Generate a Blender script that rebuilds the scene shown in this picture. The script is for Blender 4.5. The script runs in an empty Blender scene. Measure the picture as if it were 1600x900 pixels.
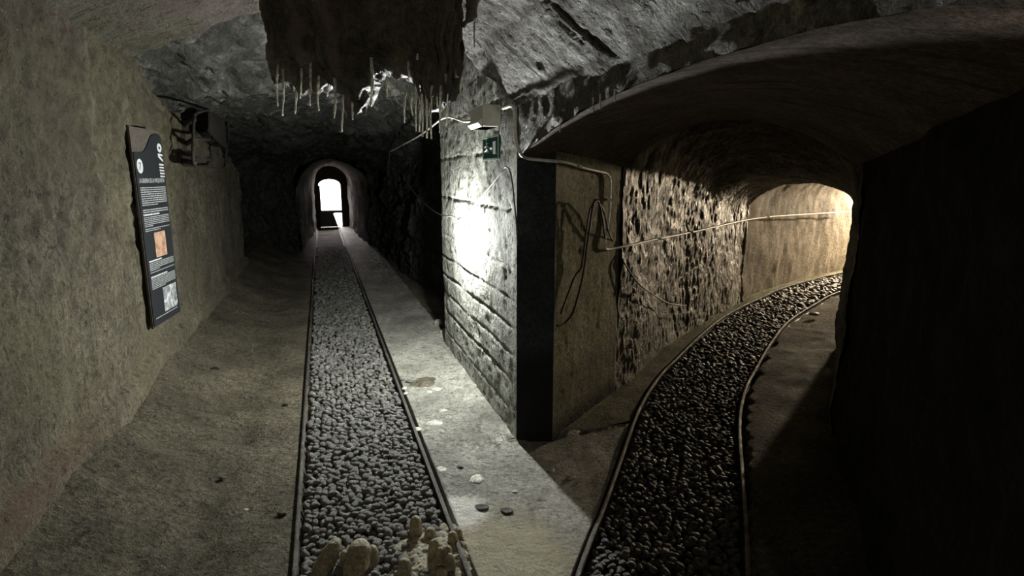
import bpy, bmesh, math, random
import numpy as np
from mathutils import Vector

SC = bpy.context.scene
COL = SC.collection
random.seed(7)
RNG = np.random.RandomState(11)

# ------------------------------------------------------------------ camera, world, exposure
CAM_H = 1.6
PITCH = math.radians(11)
cd = bpy.data.cameras.new('camera')
cd.sensor_width = 36
cd.lens = 36 * 900 / 1600
cd.clip_start = 0.05
cam = bpy.data.objects.new('camera', cd)
COL.objects.link(cam)
cam.location = (0, 0, CAM_H)
cam.rotation_euler = (math.radians(90) - PITCH, 0, 0)
SC.camera = cam

LAMP_E = 3100.0       # bulkhead lamp on the pillar (cool white globe)
WARM_W = 430.0        # warm tunnel lamp behind the bend
BACK_E = 200.0       # unseen fill lamp added behind the viewer
SKY = 14.0

w = bpy.data.worlds.new('world')
SC.world = w
w.use_nodes = True
w.node_tree.nodes['Background'].inputs[0].default_value = (1.0, 0.93, 0.92, 1)
w.node_tree.nodes['Background'].inputs[1].default_value = SKY

SC.view_settings.view_transform = 'Standard'
SC.view_settings.look = 'None'
SC.view_settings.gamma = 1
SC.view_settings.use_curve_mapping = False
SC.view_settings.exposure = 0.7
SC.cycles.max_bounces = 6
SC.cycles.diffuse_bounces = 4
SC.cycles.use_denoising = True

# ------------------------------------------------------------------ plan of the place
# the straight gallery runs along D1, N1 points to its right; (s, r) are metres across and along
D1 = np.array([-.311, .950]); D1 /= np.linalg.norm(D1)
N1 = np.array([D1[1], -D1[0]])
def W(s, r, z=0.0):
    return np.array([N1[0]*s + D1[0]*r, N1[1]*s + D1[1]*r, z])
def WA(s, r, z):
    s, r, z = np.broadcast_arrays(np.asarray(s, float), np.asarray(r, float), np.asarray(z, float))
    return np.stack([N1[0]*s + D1[0]*r, N1[1]*s + D1[1]*r, z], -1)
_c, _s = math.cos(PITCH), math.sin(PITCH)
def sight(u, v):
    a = (u-800)/900.; b = (450-v)/900.
    return np.array([a, _c+b*_s, -_s+b*_c])
def on_s(u, v, s):                       # point of the plane s = const seen at u, v
    d = sight(u, v); t = s/(d[:2]@N1)
    p = d*t; p[2] += CAM_H; return p
def on_z(u, v, z=0.):
    d = sight(u, v); p = d*((z-CAM_H)/d[2]); p[2] = z; return p
def on_y(u, v, y):
    d = sight(u, v); p = d*(y/d[1]); p[2] += CAM_H; return p
def on_v(u, v, p0, dirxy):               # vertical plane through p0 along dirxy
    n = np.array([dirxy[1], -dirxy[0]], float); d = sight(u, v)
    t = (np.asarray(p0)[:2]@n)/(d[:2]@n); p = d*t; p[2] += CAM_H; return p

# ------------------------------------------------------------------ noise
def _h(ix, iy, iz, seed):
    n = (ix*374761393 + iy*668265263 + iz*2147483647 + seed*974634777) & 0xffffffff
    n = ((n ^ (n >> 13))*1274126177) & 0xffffffff
    n = n ^ (n >> 16)
    return (n & 0xffff)/65535.0*2-1
def vnoise(P, f, seed=0):
    q = np.asarray(P)*f
    i = np.floor(q).astype(np.int64); t = q-i; t = t*t*(3-2*t)
    x, y, z = i[..., 0], i[..., 1], i[..., 2]
    r = 0
    for dx in (0, 1):
        for dy in (0, 1):
            for dz in (0, 1):
                wgt = (t[..., 0] if dx else 1-t[..., 0])*(t[..., 1] if dy else 1-t[..., 1])*(t[..., 2] if dz else 1-t[..., 2])
                r = r + wgt*_h(x+dx, y+dy, z+dz, seed)
    return r
def fbm(P, f, octv=4, seed=0, gain=.5):
    a, r = 1., 0
    for k in range(octv):
        r = r + a*vnoise(P, f*2.03**k, seed+k*17); a *= gain
    return r
def ridged(P, f, octv=4, seed=0):
    a, r = 1., 0
    for k in range(octv):
        r = r + a*(1-2*np.abs(vnoise(P, f*2.03**k, seed+k*13))); a *= .5
    return r

# ------------------------------------------------------------------ mesh helpers
def link(name, me, mat, parent=None, smooth=True):
    o = bpy.data.objects.new(name, me); COL.objects.link(o)
    if mat is not None: me.materials.append(mat)
    if parent is not None: o.parent = parent
    if smooth and len(me.polygons):
        me.polygons.foreach_set('use_smooth', [True]*len(me.polygons))
    return o
def mesh(name, V, F):
    me = bpy.data.meshes.new(name)
    me.from_pydata([tuple(map(float, v)) for v in V], [], [tuple(map(int, f)) for f in F]); me.update()
    return me
def grid_mesh(name, P, closed_u=False):
    nv, nu = P.shape[:2]
    V = P.reshape(-1, 3)
    i = np.arange(nv-1)[:, None]; j = np.arange(nu if closed_u else nu-1)[None, :]
    j2 = (j+1) % nu
    F = np.stack([i*nu+j, i*nu+j2, (i+1)*nu+j2, (i+1)*nu+j], -1).reshape(-1, 4)
    me = bpy.data.meshes.new(name)
    me.vertices.add(len(V)); me.vertices.foreach_set('co', V.astype(np.float32).ravel())
    me.loops.add(len(F)*4); me.loops.foreach_set('vertex_index', F.astype(np.int32).ravel())
    me.polygons.add(len(F)); me.polygons.foreach_set('loop_start', np.arange(0, len(F)*4, 4, dtype=np.int32))
    me.update(calc_edges=True); me.validate()
    return me
def normals(P):
    du = np.gradient(P, axis=1); dv = np.gradient(P, axis=0)
    n = np.cross(du, dv); l = np.linalg.norm(n, axis=-1, keepdims=True); l[l == 0] = 1
    return n/l
def resample(pts, n, smooth=True):
    pts = np.asarray(pts, float)
    if smooth and len(pts) > 2:
        out = []
        Q = np.vstack([2*pts[0]-pts[1], pts, 2*pts[-1]-pts[-2]])
        for k in range(1, len(Q)-2):
            t = np.linspace(0, 1, 13)[:-1][:, None]
            p0, p1, p2, p3 = Q[k-1], Q[k], Q[k+1], Q[k+2]
            out.append(.5*((2*p1)+(-p0+p2)*t+(2*p0-5*p1+4*p2-p3)*t**2+(-p0+3*p1-3*p2+p3)*t**3))
        pts = np.vstack(out+[pts[-1:]])
    d = np.r_[0, np.cumsum(np.linalg.norm(np.diff(pts, axis=0), axis=1))]
    x = np.linspace(0, d[-1], n)
    return np.stack([np.interp(x, d, pts[:, k]) for k in range(pts.shape[1])], -1)
def tube(pts, r, n=8, m=None, smooth=True, taper=None):
    pts = resample(pts, m or max(2, len(pts)*6), smooth) if (smooth or m) else np.asarray(pts, float)
    T = np.gradient(pts, axis=0); T /= np.linalg.norm(T, axis=1, keepdims=True)
    ref = np.array([0, 0, 1.]) if abs(T[0, 2]) < .8 else np.array([1., 0, 0])
    rings = []
    a = np.cross(T[0], ref); a /= np.linalg.norm(a)
    for k in range(len(pts)):
        a = a - T[k]*(a@T[k]); a /= np.linalg.norm(a); b = np.cross(T[k], a)
        rr = r if taper is None else r*taper(k/(len(pts)-1))
        th = np.arange(n)/n*2*math.pi
        rings.append(pts[k]+rr*(np.cos(th)[:, None]*a+np.sin(th)[:, None]*b))
    P = np.array(rings)
    V = list(P.reshape(-1, 3)); F = []
    for k in range(len(P)-1):
        for j in range(n):
            F.append((k*n+j, k*n+(j+1) % n, (k+1)*n+(j+1) % n, (k+1)*n+j))
    F.append(tuple(range(n))[::-1]); F.append(tuple((len(P)-1)*n+j for j in range(n)))
    return V, F
def join(parts):
    V, F = [], []
    for v, f in parts:
        k = len(V); V += list(v); F += [tuple(i+k for i in q) for q in f]
    return V, F
def boxm(c, ax, ay, az, hx, hy, hz):
    c, ax, ay, az = (np.asarray(t, float) for t in (c, ax, ay, az))
    V = [c+ax*hx*i+ay*hy*j+az*hz*k for k in (-1, 1) for j in (-1, 1) for i in (-1, 1)]
    F = [(0, 2, 3, 1), (4, 5, 7, 6), (0, 1, 5, 4), (2, 6, 7, 3), (0, 4, 6, 2), (1, 3, 7, 5)]
    return V, F
def bevelled(o, wd=.003, seg=2):
    m = o.modifiers.new('bevel', 'BEVEL'); m.width = wd; m.segments = seg; m.limit_method = 'ANGLE'
    return o
def tag(o, label=None, cat=None, group=None, kind=None):
    if label: o['label'] = label
    if cat: o['category'] = cat
    if group: o['group'] = group
    if kind: o['kind'] = kind
    return o
def struct(o): return tag(o, kind='structure')
def empty(name, loc=(0, 0, 0)):
    o = bpy.data.objects.new(name, None); COL.objects.link(o); o.location = tuple(map(float, loc)); return o
def part(name, vf, mat, parent, origin=None, smooth=True):
    V, F = vf
    if origin is not None: V = [np.asarray(v)-origin for v in V]
    return link(name, mesh(name, V, F), mat, parent, smooth)

# ------------------------------------------------------------------ materials
def nodes(name):
    m = bpy.data.materials.new(name); m.use_nodes = True
    nt = m.node_tree; b = nt.nodes['Principled BSDF']
    return m, nt, b
def ramp(nt, src, stops):
    r = nt.nodes.new('ShaderNodeValToRGB'); nt.links.new(src, r.inputs[0])
    e = r.color_ramp.elements
    while len(e) < len(stops): e.new(.5)
    for k, (p, c) in enumerate(stops):
        e[k].position = p; e[k].color = (c[0], c[1], c[2], 1) if not np.isscalar(c) else (c, c, c, 1)
    return r.outputs[0]
def tex_noise(nt, vec, scale, detail=8, rough=.6, dist=0):
    n = nt.nodes.new('ShaderNodeTexNoise'); n.inputs['Scale'].default_value = scale
    n.inputs['Detail'].default_value = detail; n.inputs['Roughness'].default_value = rough
    n.inputs['Distortion'].default_value = dist
    if vec is not None: nt.links.new(vec, n.inputs['Vector'])
    return n.outputs[0]
def mixc(nt, fac, a, b, mode='MIX'):
    x = nt.nodes.new('ShaderNodeMix'); x.data_type = 'RGBA'; x.blend_type = mode
    for sock, val in ((x.inputs[0], fac), (x.inputs[6], a), (x.inputs[7], b)):
        if hasattr(val, 'links'): nt.links.new(val, sock)
        elif np.isscalar(val): sock.default_value = val
        else: sock.default_value = (*val, 1)
    return x.outputs[2]
def mth(nt, op, a, b=None, clamp=False):
    x = nt.nodes.new('ShaderNodeMath'); x.operation = op; x.use_clamp = clamp
    for k, val in enumerate((a, b)):
        if val is None: continue
        if hasattr(val, 'links'): nt.links.new(val, x.inputs[k])
        else: x.inputs[k].default_value = val
    return x.outputs[0]
def coords(nt, scale=(1, 1, 1), rot=(0, 0, 0)):
    t = nt.nodes.new('ShaderNodeTexCoord'); m = nt.nodes.new('ShaderNodeMapping')
    m.inputs['Scale'].default_value = scale; m.inputs['Rotation'].default_value = rot
    nt.links.new(t.outputs['Object'], m.inputs[0]); return m.outputs[0]
AX = math.atan2(D1[1], D1[0])            # heading of the straight gallery
def mineral(name, dark, mid, light, scale=3., bump=.6, bscale=40., rough=(.75, .95), spec=.3,
            streak=0., pits=0., boards=None, extra=None):
    m, nt, b = nodes(name)
    P = coords(nt)
    n1 = tex_noise(nt, P, scale, 10, .65, .3)
    col = ramp(nt, n1, [(.30, dark), (.5, mid), (.72, light)])
    fine = tex_noise(nt, P, bscale, 6, .7)
    col = mixc(nt, .7, col, ramp(nt, fine, [(.34, .25), (.66, 1.25)]), 'MULTIPLY')
    gr = tex_noise(nt, P, bscale*2.6, 3, .8)
    col = mixc(nt, .6, col, ramp(nt, gr, [(.38, .35), (.62, 1.3)]), 'MULTIPLY')
    patch = tex_noise(nt, P, scale*4.1, 7, .75, .5)
    col = mixc(nt, .5, col, ramp(nt, patch, [(.36, .45), (.62, 1.15)]), 'MULTIPLY')
    h = mth(nt, 'ADD', mth(nt, 'ADD', mth(nt, 'MULTIPLY', fine, .8), mth(nt, 'MULTIPLY', gr, .25)), mth(nt, 'MULTIPLY', tex_noise(nt, P, bscale*.25, 8, .75), 1.0))
    if streak:
        S = tex_noise(nt, coords(nt, (1, 1, .08)), 22, 7, .65, .2)
        col = mixc(nt, streak, col, ramp(nt, S, [(.33, .45), (.62, 1.15)]), 'MULTIPLY')
    if pits:
        v = nt.nodes.new('ShaderNodeTexNoise'); v.inputs['Scale'].default_value = 26; v.inputs['Detail'].default_value = 3
        nt.links.new(P, v.inputs['Vector'])
        pt = ramp(nt, v.outputs[0], [(.34, 0.), (.42, 1.)])
        col = mixc(nt, pits, col, mixc(nt, 1., col, pt, 'MULTIPLY'))
        h = mth(nt, 'ADD', h, mth(nt, 'MULTIPLY', pt, .5*pits))
    if boards:                                       # (mapping scale, rotation, weight): joints of formwork boards
        wv = nt.nodes.new('ShaderNodeTexWave'); wv.bands_direction = boards[2]; wv.inputs['Scale'].default_value = boards[0]
        wv.inputs['Distortion'].default_value = .6; wv.inputs['Detail'].default_value = 3; wv.inputs['Detail Scale'].default_value = 3
        nt.links.new(coords(nt, rot=boards[1]), wv.inputs['Vector'])
        jt = ramp(nt, wv.outputs[1], [(.0, 0.), (.12, 1.)])
        brk = ramp(nt, tex_noise(nt, P, 3.3, 4), [(.42, 0.), (.55, 1.)])
        jt = mixc(nt, mth(nt, 'MULTIPLY', brk, boards[3]), 1., jt) if False else jt
        jj = mth(nt, 'MAXIMUM', jt, brk)
        col = mixc(nt, boards[3], col, jj, 'MULTIPLY')
        h = mth(nt, 'ADD', h, mth(nt, 'MULTIPLY', jj, .5))
    if extra: col = extra(nt, P, col)
    nt.links.new(col, b.inputs['Base Color'])
    rr = ramp(nt, tex_noise(nt, P, scale*2.3, 5), [(.35, rough[0]), (.65, rough[1])])
    nt.links.new(rr, b.inputs['Roughness'])
    b.inputs['Specular IOR Level'].default_value = spec
    bp = nt.nodes.new('ShaderNodeBump'); bp.inputs['Strength'].default_value = bump; bp.inputs['Distance'].default_value = .03
    nt.links.new(h, bp.inputs['Height']); nt.links.new(bp.outputs[0], b.inputs['Normal'])
    return m
def plain(name, c, rough=.5, metal=0., var=.25, scale=30, bump=.15, emit=None):
    m, nt, b = nodes(name)
    n = tex_noise(nt, coords(nt), scale, 5, .6)
    lo = [x*(1-var) for x in c]; hi = [min(1, x*(1+var)) for x in c]
    nt.links.new(ramp(nt, n, [(.3, lo), (.7, hi)]), b.inputs['Base Color'])
    b.inputs['Roughness'].default_value = rough; b.inputs['Metallic'].default_value = metal
    if bump:
        bp = nt.nodes.new('ShaderNodeBump'); bp.inputs['Strength'].default_value = bump; bp.inputs['Distance'].default_value = .004
        nt.links.new(n, bp.inputs['Height']); nt.links.new(bp.outputs[0], b.inputs['Normal'])
    if emit:
        b.inputs['Emission Color'].default_value = (*emit[0], 1); b.inputs['Emission Strength'].default_value = emit[1]
    return m
def zmask(nt, lo, hi):                                # 0 below lo .. 1 above hi
    t = nt.nodes.new('ShaderNodeTexCoord'); s = nt.nodes.new('ShaderNodeSeparateXYZ')
    nt.links.new(t.outputs['Object'], s.inputs[0])
    mr = nt.nodes.new('ShaderNodeMapRange'); mr.inputs[1].default_value = lo; mr.inputs[2].default_value = hi
    nt.links.new(s.outputs[2], mr.inputs[0]); return mr.outputs[0]

def vault_bays(nt, P, col):                           # the left flank is an older, brown and purplish render
    s_ = nt.nodes.new('ShaderNodeSeparateXYZ'); nt.links.new(P, s_.inputs[0])
    x = mth(nt, 'ADD', s_.outputs[0], mth(nt, 'MULTIPLY', tex_noise(nt, P, 2.2, 6), .8))
    old = ramp(nt, tex_noise(nt, P, 1.6, 5), [(.42, (.10, .095, .055)), (.58, (.125, .095, .088))])
    m_ = nt.nodes.new('ShaderNodeMapRange'); m_.inputs[1].default_value = -.3; m_.inputs[2].default_value = -.7; nt.links.new(x, m_.inputs[0])
    return mixc(nt, mth(nt, 'MULTIPLY', m_.outputs[0], .8), col, old)
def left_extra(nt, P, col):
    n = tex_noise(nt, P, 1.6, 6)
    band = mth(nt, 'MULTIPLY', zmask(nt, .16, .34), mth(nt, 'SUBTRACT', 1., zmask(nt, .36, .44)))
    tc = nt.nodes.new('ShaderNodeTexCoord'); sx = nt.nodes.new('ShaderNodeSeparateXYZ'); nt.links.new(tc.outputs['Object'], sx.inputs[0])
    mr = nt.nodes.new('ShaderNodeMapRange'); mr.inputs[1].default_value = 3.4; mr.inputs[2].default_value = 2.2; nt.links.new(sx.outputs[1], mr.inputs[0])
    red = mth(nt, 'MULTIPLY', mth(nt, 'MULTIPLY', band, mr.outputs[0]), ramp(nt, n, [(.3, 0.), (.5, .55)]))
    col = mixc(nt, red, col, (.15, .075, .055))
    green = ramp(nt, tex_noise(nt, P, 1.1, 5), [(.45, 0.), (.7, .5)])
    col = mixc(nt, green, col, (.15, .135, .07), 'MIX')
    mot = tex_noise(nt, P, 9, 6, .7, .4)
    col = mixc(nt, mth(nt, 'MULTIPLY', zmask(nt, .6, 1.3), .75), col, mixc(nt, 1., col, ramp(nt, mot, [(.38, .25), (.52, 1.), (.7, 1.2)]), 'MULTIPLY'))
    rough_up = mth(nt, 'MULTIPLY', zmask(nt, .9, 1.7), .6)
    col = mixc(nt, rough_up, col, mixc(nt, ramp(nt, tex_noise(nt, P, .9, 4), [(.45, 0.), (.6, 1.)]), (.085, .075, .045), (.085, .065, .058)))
    # efflorescence runs on the lower half
    S = tex_noise(nt, coords(nt, (1, 1, .12)), 5, 6, .6)
    col = mixc(nt, ramp(nt, S, [(.6, 0.), (.75, .35)]), col, (.42, .42, .36))
    return col
M = {}
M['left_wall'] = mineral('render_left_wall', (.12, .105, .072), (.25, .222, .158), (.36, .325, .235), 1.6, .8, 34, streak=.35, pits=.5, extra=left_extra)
M['pillar'] = mineral('pillar_concrete', (.34, .34, .295), (.46, .46, .41), (.58, .58, .52), 1.4, .6, 34, rough=(.85, 1.), spec=.1, pits=.8)
def dark_foot(nt, P, col):
    return mixc(nt, mth(nt, 'SUBTRACT', 1., zmask(nt, .50, .62)), col, (.012, .012, .011))  # near black at the foot, up to a soft level edge
M['pillar_front'] = mineral('shaded_front_concrete', (.035, .043, .05), (.05, .062, .072), (.07, .085, .095), 2, .4, 40, extra=dark_foot)  # shade of the unlit front face and a bluish flare tint put into the colour
def right_extra(nt, P, col):
    S = tex_noise(nt, coords(nt, (1, 1, .05)), 16, 4, .6)
    col = mixc(nt, ramp(nt, S, [(.66, 0.), (.72, .35)]), col, (.45, .38, .28))
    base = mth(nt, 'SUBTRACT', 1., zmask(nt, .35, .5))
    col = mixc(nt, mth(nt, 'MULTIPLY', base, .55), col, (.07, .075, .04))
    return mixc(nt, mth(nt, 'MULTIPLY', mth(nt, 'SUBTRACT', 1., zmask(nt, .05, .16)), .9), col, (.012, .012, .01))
M['pillar_side'] = mineral('pillar_side_concrete', (.30, .28, .17), (.47, .45, .28), (.60, .57, .38), 1.6, .5, 36, streak=.4, pits=.4, extra=right_extra)
M['vault'] = mineral('vault_concrete', (.15, .13, .12), (.40, .37, .345), (.78, .74, .69), 2.6, 1., 30, rough=(.5, .85), pits=.6,
                     boards=(1.5, (0, 0, math.radians(17.8)), 'Y', .75),
                     extra=lambda nt, P, col: vault_bays(nt, P, col))
M['lintel'] = mineral('lintel_concrete', (.14, .13, .10), (.26, .24, .19), (.42, .40, .32), 5.5, 1., 30, rough=(.35, .8), streak=.5, pits=.5)
M['soffit'] = mineral('soffit_concrete', (.12, .095, .075), (.22, .165, .13), (.34, .25, .19), 2.4, .4, 40, boards=(1.7, (0, 0, math.radians(-58)), 'X', .5))
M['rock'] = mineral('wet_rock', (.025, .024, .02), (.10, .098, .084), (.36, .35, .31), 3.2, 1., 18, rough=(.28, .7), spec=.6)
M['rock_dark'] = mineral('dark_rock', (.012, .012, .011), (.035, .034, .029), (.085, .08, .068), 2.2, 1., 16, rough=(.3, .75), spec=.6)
def gold(nt, P, col):
    S = tex_noise(nt, coords(nt, (1, 1, .1)), 20, 6, .7)
    return mixc(nt, ramp(nt, S, [(.56, 0.), (.7, .6)]), col, (.58, .53, .42))
M['rock_right'] = mineral('wet_rock_right', (.09, .08, .055), (.24, .215, .155), (.44, .40, .30), 4., 1., 26, rough=(.3, .7), spec=.6, streak=.6, extra=gold)
M['lining'] = mineral('lining_concrete', (.22, .19, .14), (.38, .33, .25), (.52, .46, .37), 2.4, .5, 30, streak=.4)
M['passage'] = mineral('passage_render', (.09, .088, .075), (.19, .185, .16), (.32, .31, .27), 3., .8, 18)
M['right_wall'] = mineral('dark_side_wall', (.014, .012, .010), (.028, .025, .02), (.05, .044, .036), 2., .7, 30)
def damp(nt, P, col):
    n = tex_noise(nt, P, 1.3, 7, .6)
    col = mixc(nt, ramp(nt, n, [(.42, 0.), (.6, .5)]), col, (.12, .115, .10))
    sp = tex_noise(nt, P, 17, 6, .75)
    col = mixc(nt, .8, col, ramp(nt, sp, [(.36, .3), (.46, 1.), (.7, 1.25)]), 'MULTIPLY')
    # yellow mineral stain spreading from the stalagmites
    vm = nt.nodes.new('ShaderNodeVectorMath'); vm.operation = 'DISTANCE'; nt.links.new(P, vm.inputs[0]); vm.inputs[1].default_value = (-.10, 2.12, 0)
    dd = mth(nt, 'ADD', vm.outputs['Value'], mth(nt, 'MULTIPLY', tex_noise(nt, P, 6, 5), -.35))
    col = mixc(nt, ramp(nt, dd, [(.12, .6), (.34, 0.)]), col, (.50, .46, .30))
    vw = nt.nodes.new('ShaderNodeVectorMath'); vw.operation = 'DISTANCE'; nt.links.new(P, vw.inputs[0]); vw.inputs[1].default_value = (-.26, 2.54, 0)
    dw = mth(nt, 'ADD', vw.outputs['Value'], mth(nt, 'MULTIPLY', tex_noise(nt, P, 30, 6, .7), -.22))
    return mixc(nt, ramp(nt, dw, [(.0, .9), (.06, 0.)]), col, (.80, .79, .74))
M['walk'] = mineral('walkway_concrete', (.28, .27, .23), (.46, .45, .39), (.66, .64, .56), 2.3, .7, 45, rough=(.35, .8), pits=.4, extra=damp)
M['kerb'] = mineral('kerb_concrete', (.13, .13, .075), (.25, .25, .15), (.38, .37, .24), 2.3, .7, 45)
M['dirt'] = mineral('packed_dirt', (.10, .088, .06), (.20, .176, .122), (.31, .275, .195), 2.0, 1., 30, pits=.4)
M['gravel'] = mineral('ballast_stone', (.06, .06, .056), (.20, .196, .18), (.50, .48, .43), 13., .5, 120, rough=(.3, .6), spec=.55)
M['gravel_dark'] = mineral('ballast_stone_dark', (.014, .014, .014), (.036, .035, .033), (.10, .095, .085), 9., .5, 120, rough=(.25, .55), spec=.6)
M['iron'] = mineral('rusty_rail_steel', (.035, .03, .026), (.08, .07, .06), (.18, .16, .13), 6, .5, 60, rough=(.35, .7), spec=.5)
M['rust'] = plain('rusted_iron', (.035, .028, .024), .7, .3, .5, 40, .5)
M['calcite'] = mineral('calcite', (.34, .29, .18), (.50, .44, .29), (.62, .57, .42), 9, .5, 60, rough=(.3, .6), spec=.5)
M['calcite_pale'] = mineral('pale_calcite', (.55, .53, .42), (.70, .68, .57), (.82, .8, .7), 9, .3, 60, rough=(.2, .5), spec=.5)
def brown(nt, P, col):
    S = tex_noise(nt, coords(nt, (1, 1, .1)), 12, 5, .6)
    return mixc(nt, ramp(nt, S, [(.48, 0.), (.68, .7)]), col, (.30, .235, .18))
M['curtain'] = mineral('brown_flowstone', (.09, .08, .066), (.19, .168, .138), (.34, .31, .26), 5, .9, 40, rough=(.25, .6), spec=.6, extra=brown)
m = mineral('straw_calcite', (.72, .70, .62), (.86, .84, .77), (.93, .92, .86), 9, .3, 60, rough=(.2, .5), spec=.5); M['straw'] = m
_b = m.node_tree.nodes['Principled BSDF']; _b.inputs['Subsurface Weight'].default_value = 1.; _b.inputs['Subsurface Radius'].default_value = (.012, .012, .011); _b.inputs['Subsurface Scale'].default_value = 1.
M['white_pvc'] = plain('pale_conduit', (.84, .82, .76), .45, 0, .2, 50, .2)
M['grey_cable'] = plain('grey_cable', (.16, .15, .13), .6)
M['black_cable'] = plain('black_cable', (.012, .012, .013), .5)
M['plastic'] = plain('grey_plastic_housing', (.80, .81, .72), .45, 0, .12, 20, .1)
M['diffuser'] = plain('frosted_diffuser', (.72, .74, .66), .35, 0, .08, 20, .05)
M['sign_black'] = plain('matt_black_board', (.016, .018, .022), .5, 0, .15, 20, .05)
M['sign_back'] = plain('corroded_back_board', (.075, .062, .05), .8, 0, .4, 50, .3)
M['print'] = plain('white_print', (.62, .64, .66), .6, 0, .05, 20, 0)
M['print_dim'] = plain('pale_print', (.36, .38, .38), .6, 0, .2, 90, 0)
M['sign_green'] = plain('exit_green', (.012, .10, .075), .4, 0, .15, 30, .05)
M['sign_edge'] = plain('exit_edge', (.30, .38, .34), .5)
m, nt, b = nodes('reddish_map_print'); M['map'] = m
nt.links.new(ramp(nt, tex_noise(nt, coords(nt), 14, 8), [(.3, (.25, .11, .06)), (.5, (.5, .30, .2)), (.7, (.62, .48, .36))]), b.inputs['Base Color'])
m, nt, b = nodes('grey_photo_print'); M['photo'] = m
nt.links.new(ramp(nt, tex_noise(nt, coords(nt), 11, 8, .6, 1.), [(.35, (.06, .06, .07)), (.5, (.35, .36, .37)), (.62, (.75, .77, .8))]), b.inputs['Base Color'])
m, nt, b = nodes('lamp_globe_lit'); M['globe'] = m
b.inputs['Base Color'].default_value = (.9, .9, .9, 1)
b.inputs['Emission Color'].default_value = (.97, 1.0, .95, 1); b.inputs['Emission Strength'].default_value = LAMP_E
M['outside'] = mineral('pale_hillside', (.5, .42, .38), (.7, .62, .58), (.8, .74, .7), 1.5, .4, 10)
M['gate'] = plain('dark_gate_boards', (.03, .03, .028), .7)

# ------------------------------------------------------------------ the two tracks and the right tunnel in plan
RL = np.array([(-.16, .2), (-.08, .8), (.06, 1.4), (.27, 2.08), (.46, 2.59), (.60, 2.98), (.89, 3.78), (1.19, 4.43), (1.49, 4.95), (2.0, 5.79), (2.58, 6.64),
               (3.35, 7.55), (4.1, 8.35), (5.65, 9.62), (7.3, 10.5), (9.4, 11.2)])
RL = resample(RL, 260)
_T = np.gradient(RL, axis=0); _T /= np.linalg.norm(_T, axis=1, keepdims=True)
RNRM = np.stack([_T[:, 1], -_T[:, 0]], -1)
GAUGE = .65
RR = RL+RNRM*GAUGE
LW = np.array([(.777, 4.14), (1.07, 4.59), (1.45, 5.23), (2.13, 6.19), (2.85, 7.16), (3.62, 7.99), (4.45, 8.75), (5.69, 9.72), (7.5, 10.75), (9.6, 11.5)])
RW = np.array([(1.97, 3.30), (2.27, 3.84), (2.60, 4.42), (2.97, 5.06), (3.60, 5.88), (4.32, 6.60), (5.18, 7.32), (6.42, 8.25), (7.9, 9.3), (9.9, 9.95)])

def inside_track(X, Y, A, B, pad=0):
    # masks for points between the curves A and B (polyline, nearest index)
    out = np.full(X.shape, False)
    pts = np.stack([X.ravel(), Y.ravel()], -1)
    res = np.zeros(len(pts), bool)
    for k in range(0, len(pts), 20000):
        q = pts[k:k+20000]
        d = ((q[:, None, :]-RL[None, ::4, :])**2).sum(-1); i = d.argmin(1)*4
        o = ((q-RL[i])*RNRM[i]).sum(1)
        res[k:k+20000] = (o > -pad) & (o < GAUGE+pad) & (d.min(1) < 1.2)
    return res.reshape(X.shape)

# ------------------------------------------------------------------ SETTING
# floor: dirt, banked at the left wall, sunk under the ballast
def build_floor():
    s = np.concatenate([np.arange(-2.4, 1.6, .04), np.arange(1.6, 14.2, .06)])
    r = np.concatenate([np.arange(-3.2, 8, .045), np.arange(8, 20.6, .09)])
    Sg, Rg = np.meshgrid(s, r)
    P = WA(Sg, Rg, 0*Sg)
    bank = .27*np.clip((-.55-Sg)/.65, 0, 1)**1.5
    z = bank + .018*fbm(P, 1.3, 3, 3) + .020*fbm(P, 7, 4, 5) + .02*np.clip(fbm(P, 12, 3, 15)-.3, 0, 1)
    rim = np.clip((Sg+.19)/-.12, 0, 1)                          # flat beside the rail
    z = np.where(Sg < -.19, z*np.clip((-.22-Sg)/.3, 0, 1)-.006, z)
    right = Sg > .5
    z = np.where(right, .03*fbm(P, 2.2, 4, 9)+.0, z)
    z = np.where((Sg > -.19) & (Sg < .53), -.085, z)
    tr = inside_track(P[..., 0], P[..., 1], None, None, .02)
    z = np.where(tr, -.085, z)
    # under the concrete walkways
    und = (Sg > .5) & ~tr & (((Rg > 3.0) & (Sg < 1.25)))
    z = np.where(und, -.06, z)
    d = np.full(P.shape[:2], 9.)
    flat = P[..., :2].reshape(-1, 2); off = np.zeros(len(flat))
    for k in range(0, len(flat), 20000):
        q = flat[k:k+20000]; dd = ((q[:, None]-RL[None, ::4])**2).sum(-1); i = dd.argmin(1)*4
        off[k:k+20000] = ((q-RL[i])*RNRM[i]).sum(1)
    off = off.reshape(Sg.shape)
    z = np.where((off < 0) & (Sg > .5), -.06, z)
    z = np.where((off > GAUGE+.02), np.maximum(z, -.02)+.03*np.clip((off-GAUGE-.08)/.3, 0, 1), z)
    P[..., 2] = z
    return struct(link('floor', grid_mesh('floor', P), M['dirt']))
build_floor()

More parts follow.
